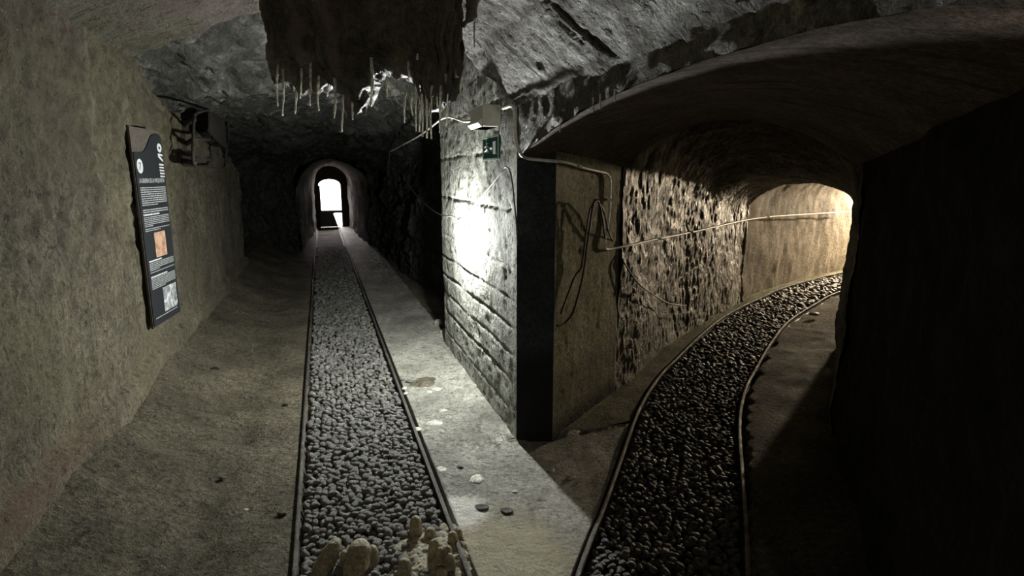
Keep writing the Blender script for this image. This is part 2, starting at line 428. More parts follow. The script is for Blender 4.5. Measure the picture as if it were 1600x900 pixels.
# concrete walkway between the tracks (wedge in front of the pillar, then along the left track)
rr = np.concatenate([np.linspace(.35, 3.12, 90), np.linspace(3.15, 19.6, 200)])
rl_s = RL@N1; rl_r = RL@D1
sr = np.where(rr < 3.13, np.interp(rr, rl_r, rl_s)-.035, 1.12)
sl = np.full_like(rr, .515)
sr = np.maximum(sr, sl+.01)
t = np.linspace(0, 1, 60)
Sg = sl[:, None]+(sr-sl)[:, None]*t[None]; Rg = np.repeat(rr[:, None], 60, 1)
P = WA(Sg, Rg, 0*Sg)
hgt = .004*fbm(P, 4, 3, 2)+.003*fbm(P, 22, 2, 8)
near_wall = np.clip((Sg-.82)/.2, 0, 1)*(Rg > 3.1)
hgt = hgt+near_wall*(.012+.012*fbm(P, 14, 3, 4))
P[..., 2] = hgt
P = np.concatenate([P[:, :1]*[1, 1, 0]+[0, 0, -.09], P, P[:, -1:]*[1, 1, 0]+[0, 0, -.09]], 1)
struct(link('trim_1', grid_mesh('trim_1', P), M['walk']))
# right walkway, from the pillar to the bend
wallp = resample(np.vstack([W(1.10, 3.125)[:2][None], [(.22, 3.34)], [(.36, 3.50)], LW+np.array([-.03, .03])]), 240, False)
i0 = int(np.argmin(np.abs(rl_r-3.125)))
railp = resample(RL[i0:]-RNRM[i0:]*.035, 240, False)
t = np.linspace(0, 1, 24)[None, :, None]
P2 = wallp[:, None]*(1-t)+railp[:, None]*t
P = np.concatenate([P2, np.zeros(P2.shape[:2]+(1,))], -1)
P[..., 2] = .004*fbm(P, 4, 3, 2)+.006*fbm(P, 15, 3, 12)+.02*np.clip(1-t[..., 0]*5, 0, 1)
P = np.concatenate([P, P[:, -1:]*[1, 1, 0]+[0, 0, -.09]], 1)
struct(link('trim_2', grid_mesh('trim_2', P), M['kerb']))

# left wall of the straight gallery
def left_top(r):
    return np.interp(r, [-3.2, 4.6, 5.4, 6.2, 7.2, 8.2, 9.2, 9.85], [2.5, 2.5, 2.22, 2.1, 2.0, 1.93, 1.80, 1.66])
r = np.arange(-3.2, 9.86, .022); nz = 170
Rg, T = np.meshgrid(r, np.linspace(0, 1, nz))
top = left_top(Rg)+.05*fbm(np.stack([Rg, Rg*0, Rg*0], -1), 3, 3, 4)*(Rg > 5)
Z = -.1+(top+.1)*T
Sw = -1.2+.05*np.clip((.38-Z)/.03, 0, 1)+.02*np.clip(Z-1, 0, 2)
P = WA(Sw, Rg, Z)
up = np.clip((Z-.9)/.6, 0, 1)
dsp = .02*fbm(P, 1.2, 3, 1)+(.005+.016*up)*fbm(P, 13, 4, 6)-.02*up*np.clip(fbm(P, 9, 3, 21)-.45, 0, 1)
jag = .03*(fbm(np.stack([Z, Z*0, Z*0], -1), 5, 3, 33))
Rn = Rg+np.where(Rg > 9.5, (Rg-9.5)/.35*jag*2, 0)
P = WA(Sw+dsp, Rn, Z)
cap = [WA(np.full(len(r), q), Rn[-1], Z[-1]) for q in (-1.35, -1.7)]
P = np.concatenate([P]+[c[None] for c in cap], 0)
e1 = P[:, -1:]+np.append(-N1*.5, 0)
P = np.concatenate([P, e1], 1)
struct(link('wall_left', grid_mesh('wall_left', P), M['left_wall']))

# vaulted concrete ceiling of the junction; its far rim runs obliquely across
prof = resample([(-2.75, 4.185, 2.30), (-2.61, 4.14, 2.38), (-2.22, 4.01, 2.46), (-1.86, 3.90, 2.53), (-1.58, 3.80, 2.58), (-1.15, 3.66, 2.60), (-.75, 3.54, 2.53), (-.30, 3.39, 2.31), (-.18, 3.35, 2.20), (.0, 3.30, 2.02), (.09, 3.27, 1.94)], 260)
L = np.concatenate([np.arange(0, 4, .018), np.arange(4, 7.6, .05)])
P = prof[None]+np.append(-D1, 0)[None, None]*L[:, None, None]
Nn = -normals(P)
Nn = Nn*np.sign(Nn[..., 2:3]+1e-9)*-1          # towards the room, downwards
crk = np.abs(vnoise(P*[1, 1, .3], 1.1, 5))
rimz = .03*fbm(P, 5, 3, 14)*np.exp(-L*8)[:, None]
bd = (P@np.append(np.array([.305, .952]), 0))/.19
step = _h(np.floor(bd).astype(np.int64), 0*np.floor(bd).astype(np.int64), 0*np.floor(bd).astype(np.int64), 3)
fr_ = bd % 1.; joint = np.clip(1-np.minimum(fr_, 1-fr_)/.05, 0, 1)*np.clip(.5+1.3*fbm(P, 2.6, 3, 31), 0, 1)
# the long open crack running up the vault
d_ = P[..., 1]*_c-(P[..., 2]-CAM_H)*_s
pu = 800+900*P[..., 0]/np.maximum(d_, .1); pv = 450-900*(P[..., 1]*_s+(P[..., 2]-CAM_H)*_c)/np.maximum(d_, .1)
crx = []
for (u_, v_) in ((838, -8), (866, 12), (892, 30), (915, 50), (935, 68), (957, 85)):
    k_ = np.argmin(np.where(d_ > .3, (pu-u_)**2+(pv-v_)**2, 1e9)); crx.append(P.reshape(-1, 3)[k_, :2])
crx = resample(np.array([crx[1], (crx[1]+crx[-1])/2+[.012, .01], crx[-1]]), 80, True)
e_ = (crx[0]-crx[-1])/np.linalg.norm(crx[0]-crx[-1]); crx = np.vstack([crx[0]+e_*np.linspace(1.2, .02, 60)[:, None], crx])
dc = np.sqrt(((P[..., None, :2]-crx[None, None, ::2])**2).sum(-1)).min(-1)
gap = np.clip(1-dc/(.015+.008*vnoise(P, 9, 6)), 0, 1)**.5
P = P+Nn*(-.010*joint-.03*gap+.006*fbm(P, 2, 3, 8)+.006*fbm(P, 13, 4, 9)+.004*fbm(P, 34, 2, 19)+.004*step+.004*np.clip(.03-crk, 0, 1)/.03)[..., None]
P[..., 2] += rimz
lip = [P[0]+[0, 0, .12], P[0]+[0, 0, .5]]
P = np.concatenate([np.array(lip[::-1]), P], 0)
struct(link('ceiling', grid_mesh('ceiling', P), M['vault']))

# lintel wall over the right arch, full height behind it
def z_open(r): return 1.92-.22*((r-1.4)/1.7)**2
r = np.arange(-3.2, 3.126, .03); T = np.linspace(0, 1, 26)
bot = np.where(r > .35, z_open(r), -.1)
Rg = np.repeat(r[None], 26, 0); Z = bot[None]+(2.16-bot)[None]*T[:, None]
P = WA(1.05, Rg, Z); P = P+np.append(N1, 0)*(.008*fbm(P, 3, 3, 2)+.006*fbm(P, 14, 4, 7)+.02*np.clip(.06-(Z-bot[None]), 0, 1)/.06*fbm(P, 9, 3, 4))[..., None]
struct(link('wall_arch', grid_mesh('wall_arch', P), M['lintel']))

# soffit of the arch: from the lintel to the inner ring
tt = np.linspace(0, 1, 70)
ro = 3.12+(.33-3.12)*tt
O = WA(1.05, ro, z_open(ro)); wq = 1.42*tt
I = np.stack([.777+.85*wq, 4.14-.53*wq, 1.95-.29*((wq-.71)/.71)**2], -1)
A0 = np.array([.247, 3.29, 1.69])
q = np.linspace(0, 1, 40)[:, None, None]
P = O[None]*(1-q)+I[None]*q
corner = np.exp(-tt*25)[None, :, None]                          # spring line follows the pillar's side
bend = A0+(np.array([.777, 4.14, 1.66])-A0)*np.clip((q-.2)/.8, 0, 1)
bend = np.where(q < .2, O[0]+(A0-O[0])*q/.2, bend)
P = P*(1-corner)+(bend+0*P)*corner
P = P+normals(P)*(.004*fbm(P, 6, 4, 3))[..., None]
P = np.concatenate([P, (P[-1]+[.02, .035, .3])[None]], 0)
struct(link('ceiling_arch', grid_mesh('ceiling_arch', P), M['soffit']))

# pillar between the tunnels
def pillar():
    # plan polyline, top heights, material runs
    def face(pts, tops, name, mat, seed, amp=.012, n=60, base=0):
        pl = resample(np.array([(*p, t_) for p, t_ in zip(pts, tops)]), n, False)
        T = np.linspace(0, 1, 260)[:, None]
        nz_ = T.shape[0]; Z = -.1+(pl[None, :, 2]+.1)*T
        P = np.stack([np.repeat(pl[None, :, 0], nz_, 0), np.repeat(pl[None, :, 1], nz_, 0), Z], -1)
        N = normals(P)
        # keep faces welded at the corners
        e = np.minimum(np.arange(n), np.arange(n)[::-1])/6.; e = np.clip(e, 0, 1)[None]
        brd = np.abs(((Z+.04*fbm(P, 2, 2, 3))/.30) % 1-.5)*2
        zz_ = Z+.012*fbm(P, 2.5, 3, 3)
        gv = np.zeros_like(Z)
        for zk, wk in ((.16, .6), (.36, 1.6), (.53, .7), (.70, 1.), (.87, 1.), (1.07, .8), (1.41, .9), (1.75, .5), (2.05, .6)):
            gv = np.maximum(gv, wk*np.clip(1-np.abs(zz_-zk)/.016, 0, 1))
        gv = gv*np.clip(.75+1.1*fbm(P, 3.1, 3, 51), 0, 1)
        groove = -.016*gv*(name == 'wall_middle')
        d = (.35*amp*fbm(P, 12, 4, seed)+.006*fbm(P, 2.0, 2, seed+3))*e+groove*e-.012*np.clip(fbm(P*[1, 1, .6], 24, 3, 77)-.45, 0, 1)*e-.02*np.clip(fbm(P, 7, 4, 78)-.75, 0, 1)*e
        low = np.clip((.32-Z)/.3, 0, 1)
        P = P+N*d[..., None]*np.sign(base or 1)
        return struct(link(name, grid_mesh(name, P), mat))
    A = W(1.05, 3.12)[:2]; B = np.array([.247, 3.29]); Cc = np.array([.777, 4.14])
    face([W(1.65, 5.75)[:2], W(1.12, 5.55)[:2], W(1.06, 5.35)[:2], W(1.05, 4.5)[:2], A], [2.75]*5, 'wall_middle', M['pillar'], 5, n=110)
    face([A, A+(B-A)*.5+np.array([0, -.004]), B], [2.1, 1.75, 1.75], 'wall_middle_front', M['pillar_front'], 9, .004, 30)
    face([B, Cc, Cc+np.array([-.12, .1])], [1.75, 1.78, 1.78], 'wall_middle_side', M['pillar_side'], 13, .006, 60)
pillar()

# right-hand wall of the right tunnel and its rock
pl = resample(np.vstack([[W(1.05, .33)[:2]], [(1.22, 1.5)], [(1.72, 2.70)], [RW[0]]]), 70, True)
T = np.linspace(0, 1, 50)[:, None]
topz = np.interp(np.linspace(0, 1, 70), [0, .5, 1], [1.86, 1.75, 1.68])
Z = -.1+(topz[None]+.1)*T
P = np.stack([np.repeat(pl[None, :, 0], 50, 0), np.repeat(pl[None, :, 1], 50, 0), Z], -1)
P = P+normals(P)*(.03*fbm(P, 3, 4, 2))[..., None]
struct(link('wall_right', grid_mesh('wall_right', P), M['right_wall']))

def bore(name, A, B, hs, ha, mat, n_along, n_sec, amp, seed, freq=2.2, fine=.02, rid=0., smooth=True, expo=2.4, lump=None, ff=11):
    """tunnel tube: A, B left and right wall feet, hs shoulder, ha crown heights (same length)"""
    A = np.asarray(A, float); B = np.asarray(B, float)
    Q = resample(np.hstack([A, B, np.array(hs)[:, None], np.array(ha)[:, None]]), n_along, smooth)
    a, b2, hs_, ha_ = Q[:, 0:2], Q[:, 2:4], Q[:, 4], Q[:, 5]
    u = np.linspace(0, 1, n_sec)
    P = np.zeros((n_along, n_sec, 3))
    for k in range(n_along):
        per = [hs_[k]+.1, np.linalg.norm(b2[k]-a[k])*1.15, hs_[k]+.1]
        tot = sum(per); x = u*tot
        lat = np.zeros(n_sec); z = np.zeros(n_sec)
        m1 = x < per[0]; m3 = x > per[0]+per[1]; m2 = ~(m1 | m3)
        z[m1] = -.1+x[m1]; z[m3] = -.1+tot-x[m3]; lat[m3] = 1
        th = (x[m2]-per[0])/per[1]*math.pi
        cx = np.sign(-np.cos(th))*np.abs(np.cos(th))**(2/expo); sz = np.abs(np.sin(th))**(2/expo)
        lat[m2] = .5+.5*cx; z[m2] = hs_[k]+(ha_[k]-hs_[k])*sz
        P[k, :, :2] = a[k]+(b2[k]-a[k])*lat[:, None]; P[k, :, 2] = z
    N = normals(P)
    c = P.mean(1, keepdims=True); sg = np.sign(((P-c)*N).sum(-1, keepdims=True)); sg[sg == 0] = 1
    N = N*sg                                                     # outward
    d = amp*fbm(P, freq, 4, seed)+fine*fbm(P*[1, 1, .7], ff, 4, seed+5)+rid*ridged(P, freq*1.7, 4, seed+2)
    if lump is not None: d = d+lump(P)
    P = P+N*d[..., None]
    return struct(link(name, grid_mesh(name, P), mat))

def wA(lst): return [W(s, r)[:2] for s, r in lst]
# rock chamber of the straight gallery
st = [(3.2, -1.75, 1.22, 1.9, 2.75), (4.4, -1.7, 1.32, 2.0, 2.85), (5.2, -1.55, 1.42, 2.0, 2.62), (6.1, -1.5, 1.45, 1.9, 2.40), (6.7, -1.5, 1.45, 1.9, 2.27), (7.5, -1.6, 1.42, 1.8, 2.24), (9., -1.7, 1.35, 1.75, 2.16),
      (10.5, -1.7, 1.30, 1.6, 2.08), (11.8, -1.35, 1.25, 1.5, 2.04), (12.7, -.95, 1.25, 1.5, 2.02), (13.4, -.52, 1.15, 1.45, 2.0), (13.6, -.46, 1.02, 1.4, 1.97)]
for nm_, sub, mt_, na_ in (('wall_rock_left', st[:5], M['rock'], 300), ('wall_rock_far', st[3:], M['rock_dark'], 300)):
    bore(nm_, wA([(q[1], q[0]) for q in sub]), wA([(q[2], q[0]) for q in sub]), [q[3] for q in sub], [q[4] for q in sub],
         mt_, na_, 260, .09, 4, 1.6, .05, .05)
# lined passage to the far gate
st = [(13.3, -.50, 1.0), (19.7, -.16, .80)]
bore('wall_passage', wA([(q[1], q[0]) for q in st]), wA([(q[2], q[0]) for q in st]), [1.35]*2, [1.95]*2, M['passage'], 90, 90, .05, 8, 2., .012, 0, False, 2.0)
# right tunnel: rock, then lined
k = 5
bore('wall_rock_right', np.vstack([LW[:k], [(3.0, 7.32)]]), np.vstack([RW[:k], [(3.74, 6.04)]]), [1.5, 1.5, 1.4, 1.25, 1.15, 1.15], [2.35, 2.3, 2.0, 1.62, 1.54, 1.52], M['rock_right'], 420, 260, .035, 14, 1.3, .008, .010, ff=24)
bore('wall_lining', np.vstack([[(2.85, 7.16)], LW[5:]])+np.array([-.03, .03]), np.vstack([[(3.70, 6.04)], RW[5:]]), [1.2]*6, [1.62]*6, M['lining'], 150, 110, .02, 18, 2., .01, 0)

# end wall of the straight gallery with the arched gate opening
ang = np.linspace(0, 2*math.pi, 73)[:-1]
def outline(sc, hw, z0, z1, n=72, arch=.18):
    pts = []
    seq = [(sc-hw, z0), (sc-hw, z1-arch)]+[(sc-hw*math.cos(a), z1-arch+arch*math.sin(a)) for a in np.linspace(0, math.pi, 20)[1:-1]]+[(sc+hw, z1-arch), (sc+hw, z0), (sc-hw, z0)]
    return resample(np.array(seq), n+1, False)[:-1]
inn = outline(.27, .335, -.02, 1.50); out = outline(.27, .95, -.2, 2.25)
ringp = []
for ro_, loop in ((19.3, out), (19.3, inn), (19.75, inn), (19.75, out)):
    ringp.append(WA(loop[:, 0], ro_, loop[:, 1]))
struct(link('wall_end', grid_mesh('wall_end', np.array(ringp), True), M['right_wall'], smooth=False))
g = empty('door_1', W(.27, 19.5, 0)); struct(g)
og = np.array(W(.27, 19.5, 0))
def quadprism(pts, r0, r1):
    V = [W(s, r0, z) for s, z in pts]+[W(s, r1, z) for s, z in pts]; n = len(pts)
    F = [tuple(range(n)), tuple(range(2*n-1, n-1, -1))]+[(i, (i+1) % n, n+(i+1) % n, n+i) for i in range(n)]
    return V, F
part('panel', quadprism([(-.06, .0), (.47, .0), (.38, .30), (.34, .42), (.60, .47), (.60, .52), (-.06, .52)], 19.48, 19.52), M['gate'], g, og, False)
part('post', quadprism([(-.065, 0), (-.02, 0), (-.02, 1.3), (-.065, 1.3)], 19.45, 19.5), M['gate'], g, og, False)
part('rail', quadprism([(-.06, .44), (.605, .44), (.605, .52), (-.06, .52)], 19.44, 19.5), M['gate'], g, og, False)

# hill around the workings, with the daylight mouth
def hill():
    s0, s1, r0, r1, z0, z1 = -5, 15, -5, 19.74, -.7, 6
    parts_ = []
    c = lambda s, r, z: W(s, r, z)
    V = [c(s, r, z) for r in (r0, r1) for s, z in ((s0, z0), (s1, z0), (s1, z1), (s0, z1))]
    F = [(0, 1, 2, 3), (0, 4, 5, 1), (1, 5, 6, 2), (2, 6, 7, 3), (3, 7, 4, 0)]
    hs = [(-.6, -.15), (1.15, -.15), (1.15, 2.2), (-.6, 2.2)]
    V += [c(s, r1, z) for s, z in hs]
    for i in range(4):
        j = (i+1) % 4; F.append((4+i, 4+j, 8+j, 8+i))
    return struct(link('wall_outside', mesh('hill', V, F), M['outside'], smooth=False))
hill()
# back wall behind the camera
P = WA(*np.meshgrid(np.linspace(-1.4, 1.4, 40), [-3.0]), 0); 
Sg, Z = np.meshgrid(np.linspace(-1.5, 1.5, 50), np.linspace(-.1, 3.0, 50))
P = WA(Sg, -2.6, Z); P = P+np.append(D1, 0)*(.05*fbm(P, 3, 4, 1))[..., None]
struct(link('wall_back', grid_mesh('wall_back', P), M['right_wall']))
# end of the lined tunnel past the bend
P = np.array([[(9.0, 12.2, -.2), (10.0, 9.0, -.2)], [(9.0, 12.2, 2.), (10., 9., 2.)]]); 
struct(link('wall_bend', grid_mesh('wall_bend', P), M['lining']))
# ground and pale slope outside
Sg, Rg = np.meshgrid(np.linspace(-14, 14, 60), np.linspace(19.7, 50, 60))
P = WA(Sg, Rg, 0); P[..., 2] = -.05+np.clip(Rg-26, 0, 99)*.22+.4*fbm(P, .3, 4, 2)*np.clip((Rg-22)/6, 0, 1)
struct(link('floor_outside', grid_mesh('floor_outside', P), M['outside']))

# ------------------------------------------------------------------ rails
def rail(pts, label):
    pts = np.asarray(pts)
    T = np.gradient(pts, axis=0); T /= np.linalg.norm(T, axis=1, keepdims=True); N = np.stack([T[:, 1], -T[:, 0]], -1)
    sec = [(-.010, 0), (-.008, .003), (.008, .003), (.010, 0), (.010, -.012), (.004, -.018), (.004, -.058), (.027, -.064), (.027, -.07), (-.027, -.07), (-.027, -.064), (-.004, -.058), (-.004, -.018), (-.010, -.012)]
    P = np.zeros((len(pts), len(sec), 3))
    for k, (x, z) in enumerate(sec):
        P[:, k, :2] = pts+N*x; P[:, k, 2] = z+.012+.002*np.sin(np.arange(len(pts))*.13)
    return tag(link('rail', grid_mesh('rail', P, True), M['iron']), label, 'rail', 'narrow gauge track rails')
rs = np.linspace(.0, 19.2, 200)
rail(WA(-.195-.0*rs, rs, 0)[:, :2], 'thin steel rail along the dirt bank, left rail of the straight track')
rail(WA(.480, rs, 0)[:, :2], 'thin steel rail against the pale walkway, right rail of the straight track')
rail(RL, 'curving steel rail along the damp kerb below the concrete pillar')
rail(RR[14:], 'curving steel rail beside dark dirt, outer right rail of the bending track')

# ------------------------------------------------------------------ ballast
def ico(sub):
    bm = bmesh.new(); bmesh.ops.create_icosphere(bm, subdivisions=sub, radius=1)
    V = np.array([v.co[:] for v in bm.verts]); F = np.array([[v.index for v in f.verts] for f in bm.faces]); bm.free()
    return V, F
IV, IF = ico(2)
def stone_shape(k):
    r = np.random.RandomState(100+k)
    V = IV.copy()
    d = 1+.16*vnoise(V+k*9.1, 1.3, k)+.07*vnoise(V+k*3.3, 3, k)
    for _ in range(3):                                          # worn flat facets
        n = r.normal(size=3); n /= np.linalg.norm(n); h = V@n; c = .72+.15*r.rand()
        V = V-np.clip(h-c, 0, 1)[:, None]*n*.85
    return V*d[:, None]*[1.12, .86, .72]
SHAPES = [stone_shape(k) for k in range(10)]
def rotm(a, b, c):
    ca, sa, cb, sb, cc, sc_ = math.cos(a), math.sin(a), math.cos(b), math.sin(b), math.cos(c), math.sin(c)
    return np.array([[cc, -sc_, 0], [sc_, cc, 0], [0, 0, 1]])@np.array([[cb, 0, sb], [0, 1, 0], [-sb, 0, cb]])@np.array([[1, 0, 0], [0, ca, -sa], [0, sa, ca]])
def stones_obj(name, places, mat, label, cat):
    n = len(places); nv = len(IV)
    V = np.zeros((n, nv, 3)); 
    for i, (p, sz, a, b_, c_, k) in enumerate(places): V[i] = (SHAPES[k]*sz)@rotm(a, b_, c_).T+p
    F = (IF[None]+(np.arange(n)*nv)[:, None, None]).reshape(-1, 3)
    me = bpy.data.meshes.new(name)
    me.vertices.add(n*nv); me.vertices.foreach_set('co', V.astype(np.float32).ravel())
    me.loops.add(len(F)*3); me.loops.foreach_set('vertex_index', F.astype(np.int32).ravel())
    me.polygons.add(len(F)); me.polygons.foreach_set('loop_start', np.arange(0, len(F)*3, 3, dtype=np.int32))
    me.update(calc_edges=True)
    return tag(link(name, me, mat), label, cat, kind='stuff')
left_pl = []
for r0, r1, sp, layers in ((1.5, 4.2, .034, 2), (4.2, 8., .036, 1), (8., 14., .06, 1)):
    for lay in range(layers):
        ns = int(.62/sp); nr = int((r1-r0)/sp)
        for i in range(ns):
            for j in range(nr):
                s_ = -.165+(i+.5+random.uniform(-.42, .42))*.62/ns; q_ = r0+(j+.5+random.uniform(-.42, .42))*sp
                sz = sp*.62*random.uniform(.5, 1.2)
                dusty = r0 > 4
                z_ = (-.036 if lay == 0 and layers == 2 else -.017)+random.uniform(-.008, .008)-(.006 if dusty else 0)
                left_pl.append((W(s_, q_, z_), sz, random.uniform(-.5, .5), random.uniform(-.5, .5), random.uniform(0, 6.28), random.randrange(10)))
def frame_px(p):
    x, y, z = p[0], p[1], p[2]-CAM_H; d = y*_c-z*_s
    return (800+900*x/d, 450-900*(y*_s+z*_c)/d, d) if d > .1 else (9999, 9999, d)
cand = []
for i, p in enumerate(left_pl):
    u, v, d = frame_px(p[0])
    if 0 < v < 895 and p[0][2] > -.026: cand.append((p[1]/d, i))
cand.sort(reverse=True); pick = set(i for _, i in cand[:300])
stones_obj('track_ballast', [p for i, p in enumerate(left_pl) if i not in pick], M['gravel'], 'grey rounded gravel ballast between the rails of the straight track', 'gravel')
protos = []
for k in range(10):
    me = mesh('ballast_pebble', SHAPES[k], IF); me.materials.append(M['gravel'])
    me.polygons.foreach_set('use_smooth', [True]*len(me.polygons)); protos.append(me)
proto = bpy.data.objects.new('ballast_pebble', protos[0])
for n_, i in enumerate(sorted(pick)):
    p, sz, a, b_, c_, k = left_pl[i]
    o = proto if n_ == 0 else proto.copy()
    o.data = protos[k]
    COL.objects.link(o); o.location = tuple(p); o.scale = (sz,)*3; o.rotation_euler = (a, b_, c_)
    tag(o, 'grey rounded pebble in the nearest stretch of ballast, around the stalagmites', 'pebble', 'ballast pebbles nearest the viewer')
right_pl = []
seg = np.r_[0, np.cumsum(np.linalg.norm(np.diff(RL, axis=0), axis=1))]
q_ = 1.2
while q_ < 13.5:
    sp = .033 if q_ < 5 else (.045 if q_ < 8 else .07)
    bx, by = np.interp(q_, seg, RL[:, 0]), np.interp(q_, seg, RL[:, 1])
    nx, ny = np.interp(q_, seg, RNRM[:, 0]), np.interp(q_, seg, RNRM[:, 1])
    for i in range(int(.62/sp)):
        o_ = .025+(i+.5+random.uniform(-.42, .42))*sp
        right_pl.append((np.array([bx+nx*o_+random.uniform(-.4, .4)*sp, by+ny*o_, -.020+random.uniform(-.010, .010)]), sp*.6*random.uniform(.65, 1.15),
                         random.uniform(-.6, .6), random.uniform(-.6, .6), random.uniform(0, 6.28), random.randrange(10)))
    q_ += sp
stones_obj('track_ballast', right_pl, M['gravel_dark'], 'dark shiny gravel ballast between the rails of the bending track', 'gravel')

# ------------------------------------------------------------------ stalagmites
def lump(top, base_z, wd, lean=(0, 0), seed=0, knobs=0):
    """drip-built lump: rounded top, swelling foot"""
    h = top[2]-base_z; nz_, na = 22, 24
    P = np.zeros((nz_, na, 3)); th = np.arange(na)/na*2*math.pi
    for k in range(nz_):
        t_ = k/(nz_-1)
        rad = wd/2*(math.sqrt(max(0, 1-(max(0, t_-.62)/.38)**2)) if t_ > .62 else 1)*(1.22-.26*min(t_/.62, 1))
        rad = max(rad, .0004)
        c = np.array([top[0]+lean[0]*(1-t_)*h, top[1]+lean[1]*(1-t_)*h, base_z+h*t_])
        P[k] = c+np.stack([rad*np.cos(th), rad*np.sin(th), 0*th], -1)
    n = P-P.mean(1, keepdims=True); 
    P = P+n*(.13*fbm(P, 20, 2, seed)+.05*fbm(P*[1, 1, .4], 70, 2, seed+1))[..., None]
    V = list(P.reshape(-1, 3)); F = [(k*na+j, k*na+(j+1) % na, (k+1)*na+(j+1) % na, (k+1)*na+j) for k in range(nz_-1) for j in range(na)]
    F += [tuple((nz_-1)*na+j for j in range(na)), tuple(range(na))[::-1]]
    return V, F
def stalagmite(u, v_top, v_base, wpx, label, lean=(0, 0), seed=0, extra=()):
    b0 = on_z(u, v_base, -.02); top = on_y(u, v_top, b0[1]+.015)
    d = frame_px(b0)[2]
    vf = [lump(top, -.04, wpx*d/900, lean, seed)]
    for (du, dv, ww, bl) in extra:
        b1 = on_z(u+du, v_base+bl, -.02); vf.append(lump(on_y(u+du, v_top+dv, b1[1]+.01), -.045, ww*d/900, (0, 0), seed+7))
    V, F = join(vf); org = np.array([b0[0], b0[1], -.03])
    o = link('stalagmite', mesh('stalagmite', [np.asarray(q)-org for q in V], F), M['calcite']); o.location = tuple(org)
    return tag(o, label, 'stalagmite', 'stubby stalagmites on the track')
stalagmite(525, 842, 886, 30, 'leaning two-footed buff stalagmite, leftmost on the gravel', (-.45, -.35), 1, [(14, 18, 20, 0), (-14, 26, 24, 6)])
stalagmite(563, 844, 886, 38, 'fat round-topped buff stalagmite on the gravel beside the leaning one', (-.15, -.3), 2, [(18, 8, 20, -4)])
stalagmite(649, 806, 840, 19, 'tall thin olive stalagmite standing farthest back at the crust', (0, 0), 3)
stalagmite(672, 824, 848, 18, 'small pale-topped stalagmite in the middle of the crust', (0, 0), 4)
stalagmite(707, 830, 856, 17, 'stubby stalagmite nearest the walkway edge', (0, 0), 5)
stalagmite(714, 824, 846, 19, 'dark craggy stub right behind the walkway-edge stalagmite', (0, 0), 15)
stalagmite(679, 842, 872, 18, 'rounded stalagmite leaning on the left side of the front lump', (-.1, 0), 6)
stalagmite(699, 852, 888, 19, 'big twin-headed stalagmite at the front of the crust', (-.1, -.1), 7, [(-11, 3, 16, 2), (2, 12, 20, 6)])
stalagmite(631, 872, 906, 22, 'single upright stalagmite rising from the bottom edge gravel', (0, 0), 8)
stalagmite(690, 888, 908, 20, 'low knob stalagmite at the bottom edge below the twin heads', (0, 0), 9)
# yellowish crust around them
c0 = on_z(690, 850, 0)
A_, R_ = np.meshgrid(np.linspace(0, 2*math.pi, 241)[:-1], np.linspace(0, 1, 80))
rad = R_*(1+.28*vnoise(np.stack([np.cos(A_), np.sin(A_), A_*0], -1)*1.7, 1, 3)+.08*vnoise(np.stack([np.cos(A_), np.sin(A_), A_*0], -1)*6, 1, 5))
P = np.stack([c0[0]+rad*.20*np.cos(A_), c0[1]-.03+rad*.24*np.sin(A_), 0*A_], -1)
P[..., 2] = -.026+.030*(1-R_**3)+.007*fbm(P, 40, 3, 5)*(1-R_**6)+.006*fbm(P, 14, 2, 5)-.02*R_**6
tag(link('calcite_crust', grid_mesh('calcite_crust', P, True), M['calcite']), 'yellowish lumpy calcite crust spreading over gravel and walkway edge under the stalagmites', 'calcite crust', kind='stuff')

def disc(u, v, wpx, z, seed, mat, label, name='calcite_spot', cat='calcite spot', group='calcite splash spots on the walkway', h=.006, hollow=False):
    c = on_z(u, v, z); d = frame_px(c)[2]; R0 = wpx/2*d/900
    na, nr = 28, 9
    A_, R_ = np.meshgrid(np.arange(na)/na*2*math.pi, np.linspace(0, 1, nr))
    k = 1+.14*np.sin(2*A_+seed)+.08*np.sin(3*A_+2*seed)+.05*np.sin(5*A_+seed*3)
    zz = h*(1-R_**3) if not hollow else h*(1-np.abs(R_*1.6-1)**2)
    P = np.stack([R0*R_*k*np.cos(A_), R0*R_*k*np.sin(A_), zz-.004*R_**4], -1)
    o = link(name, grid_mesh(name, P, True), mat); o.location = (c[0], c[1], c[2])
    return tag(o, label, cat, group)
sp = [(684, 608, 17, 'elongated white calcite spot, farthest of all on the walkway'), (671, 612, 10, 'small white calcite spot just left of the farthest elongated one'), (632, 606, 9, 'tiny white spot at the rail edge, level with the crack'),
      (634, 614, 8, 'tiny pale spot second from the crack at the rail edge'), (693, 641, 13, 'round bright calcite spot alone in the walkway middle'),
      (680, 660, 24, 'broad milky calcite spot, widest before the pillar'), (652, 670, 14, 'ring-shaped white spot near the rail, beside the broad milky one'),
      (690, 733, 17, 'ring-shaped white spot with a bright centre beside the dark pebble'), (745, 747, 24, 'ragged white calcite splash in the walkway centre'),
      (862, 734, 12, 'faint pale spot near the pillar shadow edge'), (893, 745, 14, 'pale smear spot at the edge of the pillar shadow'), (805, 768, 10, 'dull small spot on the broad front of the walkway')]
for k, (u, v, wd, lb) in enumerate(sp):
    disc(u, v, wd, .004, k+3, M['calcite_pale'], lb, hollow=('ring' in lb), h=.005)
disc(662, 597, 46, .002, 43, M['dirt'], 'brown dirt clod patch in the broken walkway crack', 'dirt_patch', 'dirt patch', None, .010)

